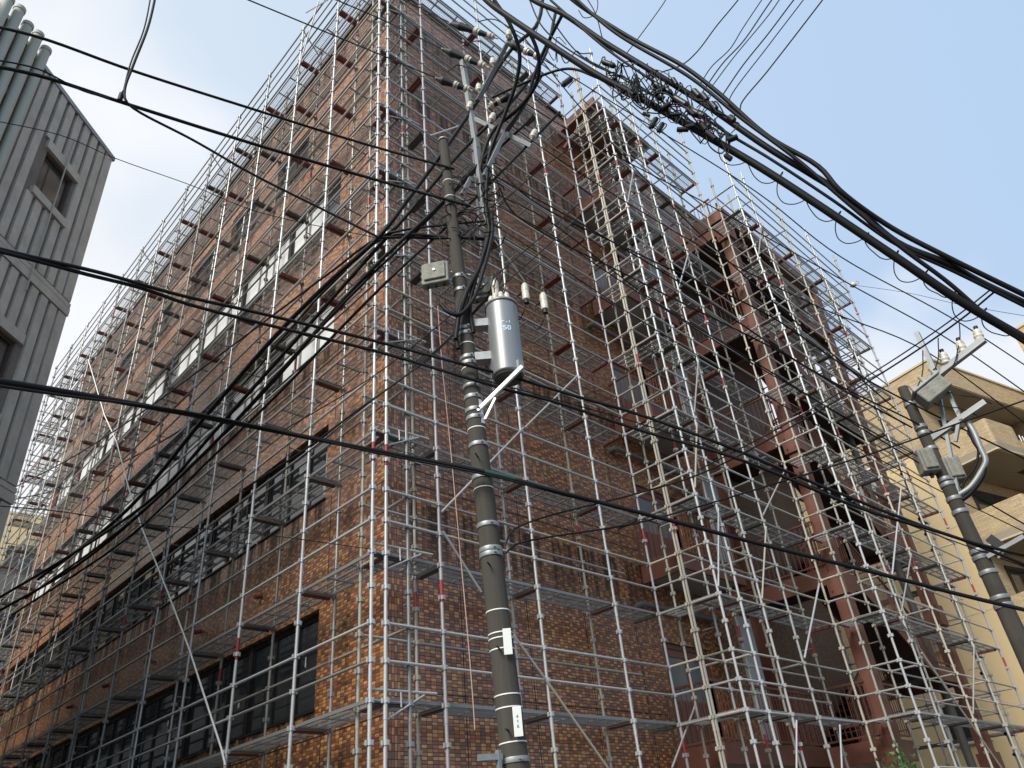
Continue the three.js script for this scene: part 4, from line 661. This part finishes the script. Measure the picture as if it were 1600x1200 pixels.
const fan = [
  ['steepest', 0.012, [[820, 60, 8.9], [900, 160, 9.2], [985, 255, 9.6], [1100, 372, 10.4], [1240, 500, 11.4], [1400, 640, 12.8]]],
  ['second', 0.01, [[770, 318, 9], [860, 366, 9.2], [980, 446, 9.8], [1130, 540, 10.6], [1300, 640, 11.8], [1440, 716, 12.8]]],
  ['third', 0.012, [[768, 300, 9], [850, 340, 9.2], [1010, 462, 10], [1180, 566, 11], [1380, 690, 12.4], [1640, 842, 14]]],
  ['fourth', 0.009, [[770, 350, 9], [880, 420, 9.3], [1000, 500, 10], [1200, 620, 11], [1420, 742, 12.8], [1640, 850, 14]]],
  ['fifth', 0.014, [[768, 272, 9], [900, 345, 9.4], [1060, 440, 10.2], [1220, 548, 11], [1330, 616, 11.8], [1425, 668, 12.8]]],
  ['lowest thin', 0.009, [[740, 590, 8.9], [860, 622, 9.2], [1020, 668, 9.8], [1180, 725, 10.6], [1400, 812, 12], [1640, 900, 13.5]]],
];
for (const [w, r, p] of fan) cable('black wire from the near pole slanting right across the tiled wall, ' + w, r, p);
const up = [
  ['leftmost', 0.012, [[838, -20, 8], [862, 30, 8.1], [900, 80, 8.3], [950, 110, 8], [1020, 150, 7.8]]],
  ['middle', 0.01, [[905, -20, 8], [930, 20, 8], [944, 66, 8], [960, 84, 7.9]]],
  ['rightmost', 0.014, [[820, -20, 8.2], [850, 45, 8.2], [925, 100, 8.1], [985, 126, 7.9], [1060, 176, 7.8], [1130, 222, 8]]],
  ['thin curled', 0.008, [[928, -20, 7.8], [934, 8, 7.8], [928, 24, 7.8], [914, 28, 7.8], [904, 16, 7.8]]],
];
for (const [w, r, p] of up) cable('black wire dropping from the top edge onto the heavy right cables, ' + w, r, p);
// spiral hanger wire under the heaviest cable
{ const P = []; for (let i = 0; i <= 90; i++) { const t = i / 90, x = 1110 + t * 470, y = 217 + (x - 1110) * 0.662, ph = i * 0.72, A = 6 + 15 * Math.abs(Math.sin(i * 0.17 + 1)); P.push([x + 0.55 * A * Math.sin(ph) + 9 * Math.cos(ph), y - 0.83 * A * Math.sin(ph) + 6 * Math.cos(ph), 8 + t * 1.6 + 0.05 * Math.cos(ph)]); } cable('thin wire wound in loose loops along the heaviest right cable', 0.007, P); }
{ const t = thing('cable_hook', 'small black hook on the street cable below the hanging cable', 'cable hook', at(188, 153, 8.4)); mesh('body', rod(V(0, -0.05, 0), V(0.03, 0.07, 0), 0.035, 8), mBlack, t); mesh('eye', new THREE.TorusGeometry(0.03, 0.008, 6, 12), mBlack, t, V(0.03, 0.1, 0)); }
{ const t = thing('wire_anchor', 'small pale insulator on the wire at the right scaffold top', 'insulator', at(1333, 445, 20)); mesh('body', lathe([[0, -0.09], [0.05, -0.08], [0.09, 0], [0.05, 0.08], [0, 0.09]], 12).rotateZ(1.3), mPorc, t); mesh('ring', new THREE.TorusGeometry(0.05, 0.01, 6, 12), mSteel, t, V(0.12, 0, 0)); }
cable('thin pinkish rope hanging straight down the tiled wall left of the pole', 0.007, [[684, 478, 9.4], [690, 560, 9.4], [704, 700, 9.4], [716, 830, 9.4], [728, 960, 9.4], [738, 1080, 9.4], [742, 1140, 9.4]], std(0.5, 0.33, 0.28, 0.8), undefined, 'rope');

// ---------------------------------------------------------------- the right hand utility pole
const p2t = at(1410, 606, 13), p2b = at(1592, 998, 13), d2 = p2t.clone().sub(p2b).normalize(), p20 = p2b.clone().addScaledVector(d2, -p2b.y / d2.y);
const pole2 = thing('utility_pole', 'dark utility pole at the right edge before the beige block', 'utility pole', p20); pole2.quaternion.setFromUnitVectors(UP, d2); pole2.updateMatrixWorld(true);
const loc2 = p => pole2.worldToLocal(p.clone()), w2 = (x, y, h = 13) => loc2(at(x, y, h)), L2 = p2t.distanceTo(p20), r2 = h => 0.08 + (L2 - h) / 95;
mesh('shaft', lathe([[0, 0], [r2(0), 0], [r2(L2), L2], [0, L2 + 0.01]], 24), mPole, pole2);
for (const [x, y] of [[1424, 632], [1440, 668], [1444, 678], [1456, 702], [1478, 750], [1482, 758], [1492, 780], [1503, 800], [1530, 862], [1534, 872], [1545, 895], [1562, 935], [1566, 948]]) { const h = w2(x, y).y; mesh('band', lathe([[r2(h), h - 0.03], [r2(h) + 0.014, h - 0.03], [r2(h) + 0.014, h + 0.03], [r2(h), h + 0.03]], 20), mSteel, pole2); }
mesh('extension_post', join([bar(w2(1432, 520), w2(1460, 578), 0.1, 0.08, V(1, 0, 0)), bar(w2(1460, 578), w2(1501, 790), 0.06, 0.05, V(1, 0, 0))]), mSteel, pole2);
mesh('cross_arm', bar(w2(1428, 614, 13.05), w2(1538, 530, 12.8), 0.1, 0.1), mSteel, pole2);
mesh('cross_arm', bar(w2(1443, 694, 13.05), w2(1540, 628, 12.85), 0.09, 0.09), mSteel, pole2);
mesh('strut', join([bar(w2(1472, 592, 12.9), w2(1502, 656, 12.9), 0.085, 0.05, V(1, 0, 0)), bar(w2(1500, 650, 12.9), w2(1493, 690, 12.95), 0.06, 0.05, V(1, 0, 0))]), mSteel, pole2);
mesh('cable_arm', tubeThrough([w2(1493, 776), w2(1515, 762), w2(1534, 735), w2(1540, 720), w2(1532, 700), w2(1520, 672), w2(1508, 655)], 0.045, 8), mSteel, pole2);
mesh('cable_bundle', join([tubeThrough([w2(1499, 784), w2(1517, 770), w2(1538, 738), w2(1536, 712), w2(1522, 690), w2(1512, 660)], 0.035, 6), tubeThrough([w2(1502, 780), w2(1506, 755), w2(1524, 728), w2(1528, 700), w2(1512, 676)], 0.02, 6)]), mRubber, pole2);
for (const [x, y, qx, qy] of [[1476, 561, 1470, 545], [1502, 543, 1496, 527], [1529, 525, 1523, 508]]) insulator(x, y, 12.9, qx, qy, 1.15, pole2, loc2);
mesh('side_plate', bar(w2(1545, 840, 12.9), w2(1570, 858, 12.9), 0.07, 0.12), mBlack, pole2);
mesh('guard_bracket', join([bar(w2(1543, 870, 12.9), w2(1600, 838, 12.8), 0.05, 0.06), bar(w2(1560, 872, 12.9), w2(1575, 852, 12.85), 0.03, 0.03)]), mSteel, pole2);
{ const p = at(1458, 613, 12.75), t = thing('switch_box', 'grey tilted switch box under the cross arm of the right pole', 'switch box', p, null, faceQ(p) + 0.3); mesh('body', new RoundedBoxGeometry(0.5, 0.26, 0.3, 3, 0.03), mBoxGrey, t); t.rotation.z = 0.5; mesh('lid', new RoundedBoxGeometry(0.54, 0.05, 0.34, 2, 0.02), mSteel, t, V(0, 0.16, 0)); for (const x of [-0.22, 0, 0.22]) mesh('bushing', rod(V(x, 0.18, 0.1), V(x, 0.3, 0.14), 0.03, 8), mPorc, t); for (const x of [-0.15, 0.15]) mesh('lead', tubeThrough([V(x, -0.14, 0), V(x + 0.08, -0.35, 0.05), V(x + 0.2, -0.45, 0), V(x + 0.28, -0.7, 0)], 0.009, 5), mRubber, t); }
[[1447, 722, 12.85, 'left'], [1487, 735, 13.1, 'right']].forEach(([x, y, h, s]) => { const p = at(x, y, h), t = thing('junction_box', 'weathered grey box on the ' + s + ' side of the right pole', 'junction box', p, 'weathered grey boxes on the right pole', faceQ(p) + 0.5); mesh('body', new RoundedBoxGeometry(0.26, 0.4, 0.24, 3, 0.03), mBoxGrey, t); mesh('lid', new RoundedBoxGeometry(0.2, 0.32, 0.05, 3, 0.02), mBoxGrey, t, V(0, 0, 0.13)); mesh('cable_gland', rod(V(0, -0.27, 0), V(0, -0.2, 0), 0.03, 8), mBlack, t); });
[[[1442, 548], [1441, 585], [1430, 612]], [[1466, 528], [1465, 565], [1445, 605]], [[1498, 540], [1490, 570], [1470, 592]], [[1499, 505], [1500, 520], [1500, 530]]].forEach((q, i) => cable('thin jumper lead on the right pole cross arm, ' + ['left', 'second', 'third', 'short right'][i] + ' one', 0.01, q.map(a => [a[0], a[1], 12.8])));

// ---------------------------------------------------------------- shrub under the stair
{ const c = V(1.75, 2.55, -10.25), t = thing('shrub', 'green leafy shrub poking up below the brown stair column', 'shrub', V(c.x, 0, c.z));
  const leaf = new THREE.BufferGeometry(); leaf.setAttribute('position', new THREE.Float32BufferAttribute([0, 0, 0, 0.02, 0.035, 0.006, 0, 0.085, 0, -0.02, 0.035, 0.006], 3)); leaf.setIndex([0, 1, 2, 0, 2, 3]); leaf.computeVertexNormals(); leaf.setAttribute('uv', new THREE.Float32BufferAttribute([0, 0, 1, 0, 1, 1, 0, 1], 2));
  const stems = [], L = [[], []], q = new THREE.Quaternion(), e = new THREE.Euler();
  for (let i = 0; i < 11; i++) { const a = wr(0, 6.3), tip = V(Math.cos(a) * wr(0.15, 0.65), wr(2.5, 3.15), Math.sin(a) * wr(0.15, 0.65)), base = V(wr(-0.1, 0.1), 0.1, wr(-0.1, 0.1)); stems.push(rod(base, tip, 0.02, 5, 0.006));
    for (let j = 0; j < 110; j++) { const p = base.clone().lerp(tip, wr(0.45, 1.04)).add(V(wr(-0.16, 0.16), wr(-0.12, 0.12), wr(-0.16, 0.16))); e.set(wr(-1.5, 1.5), wr(0, 6.3), wr(-1.5, 1.5)); q.setFromEuler(e); const g = leaf.clone(); g.applyMatrix4(new THREE.Matrix4().compose(p, q, V(1, 1, 1).multiplyScalar(wr(0.7, 1.5)))); L[wob() < 0.6 ? 0 : 1].push(g); } }
  mesh('stem', join(stems), std(0.09, 0.06, 0.04, 0.9), t).userData.kind = 'stuff';
  L.forEach((g, i) => { const m = std(...[[0.035, 0.1, 0.025], [0.07, 0.16, 0.04]][i], 0.6); m.side = THREE.DoubleSide; mesh('foliage', join(g), m, t).userData.kind = 'stuff'; });
}
renderer.render(scene, camera);
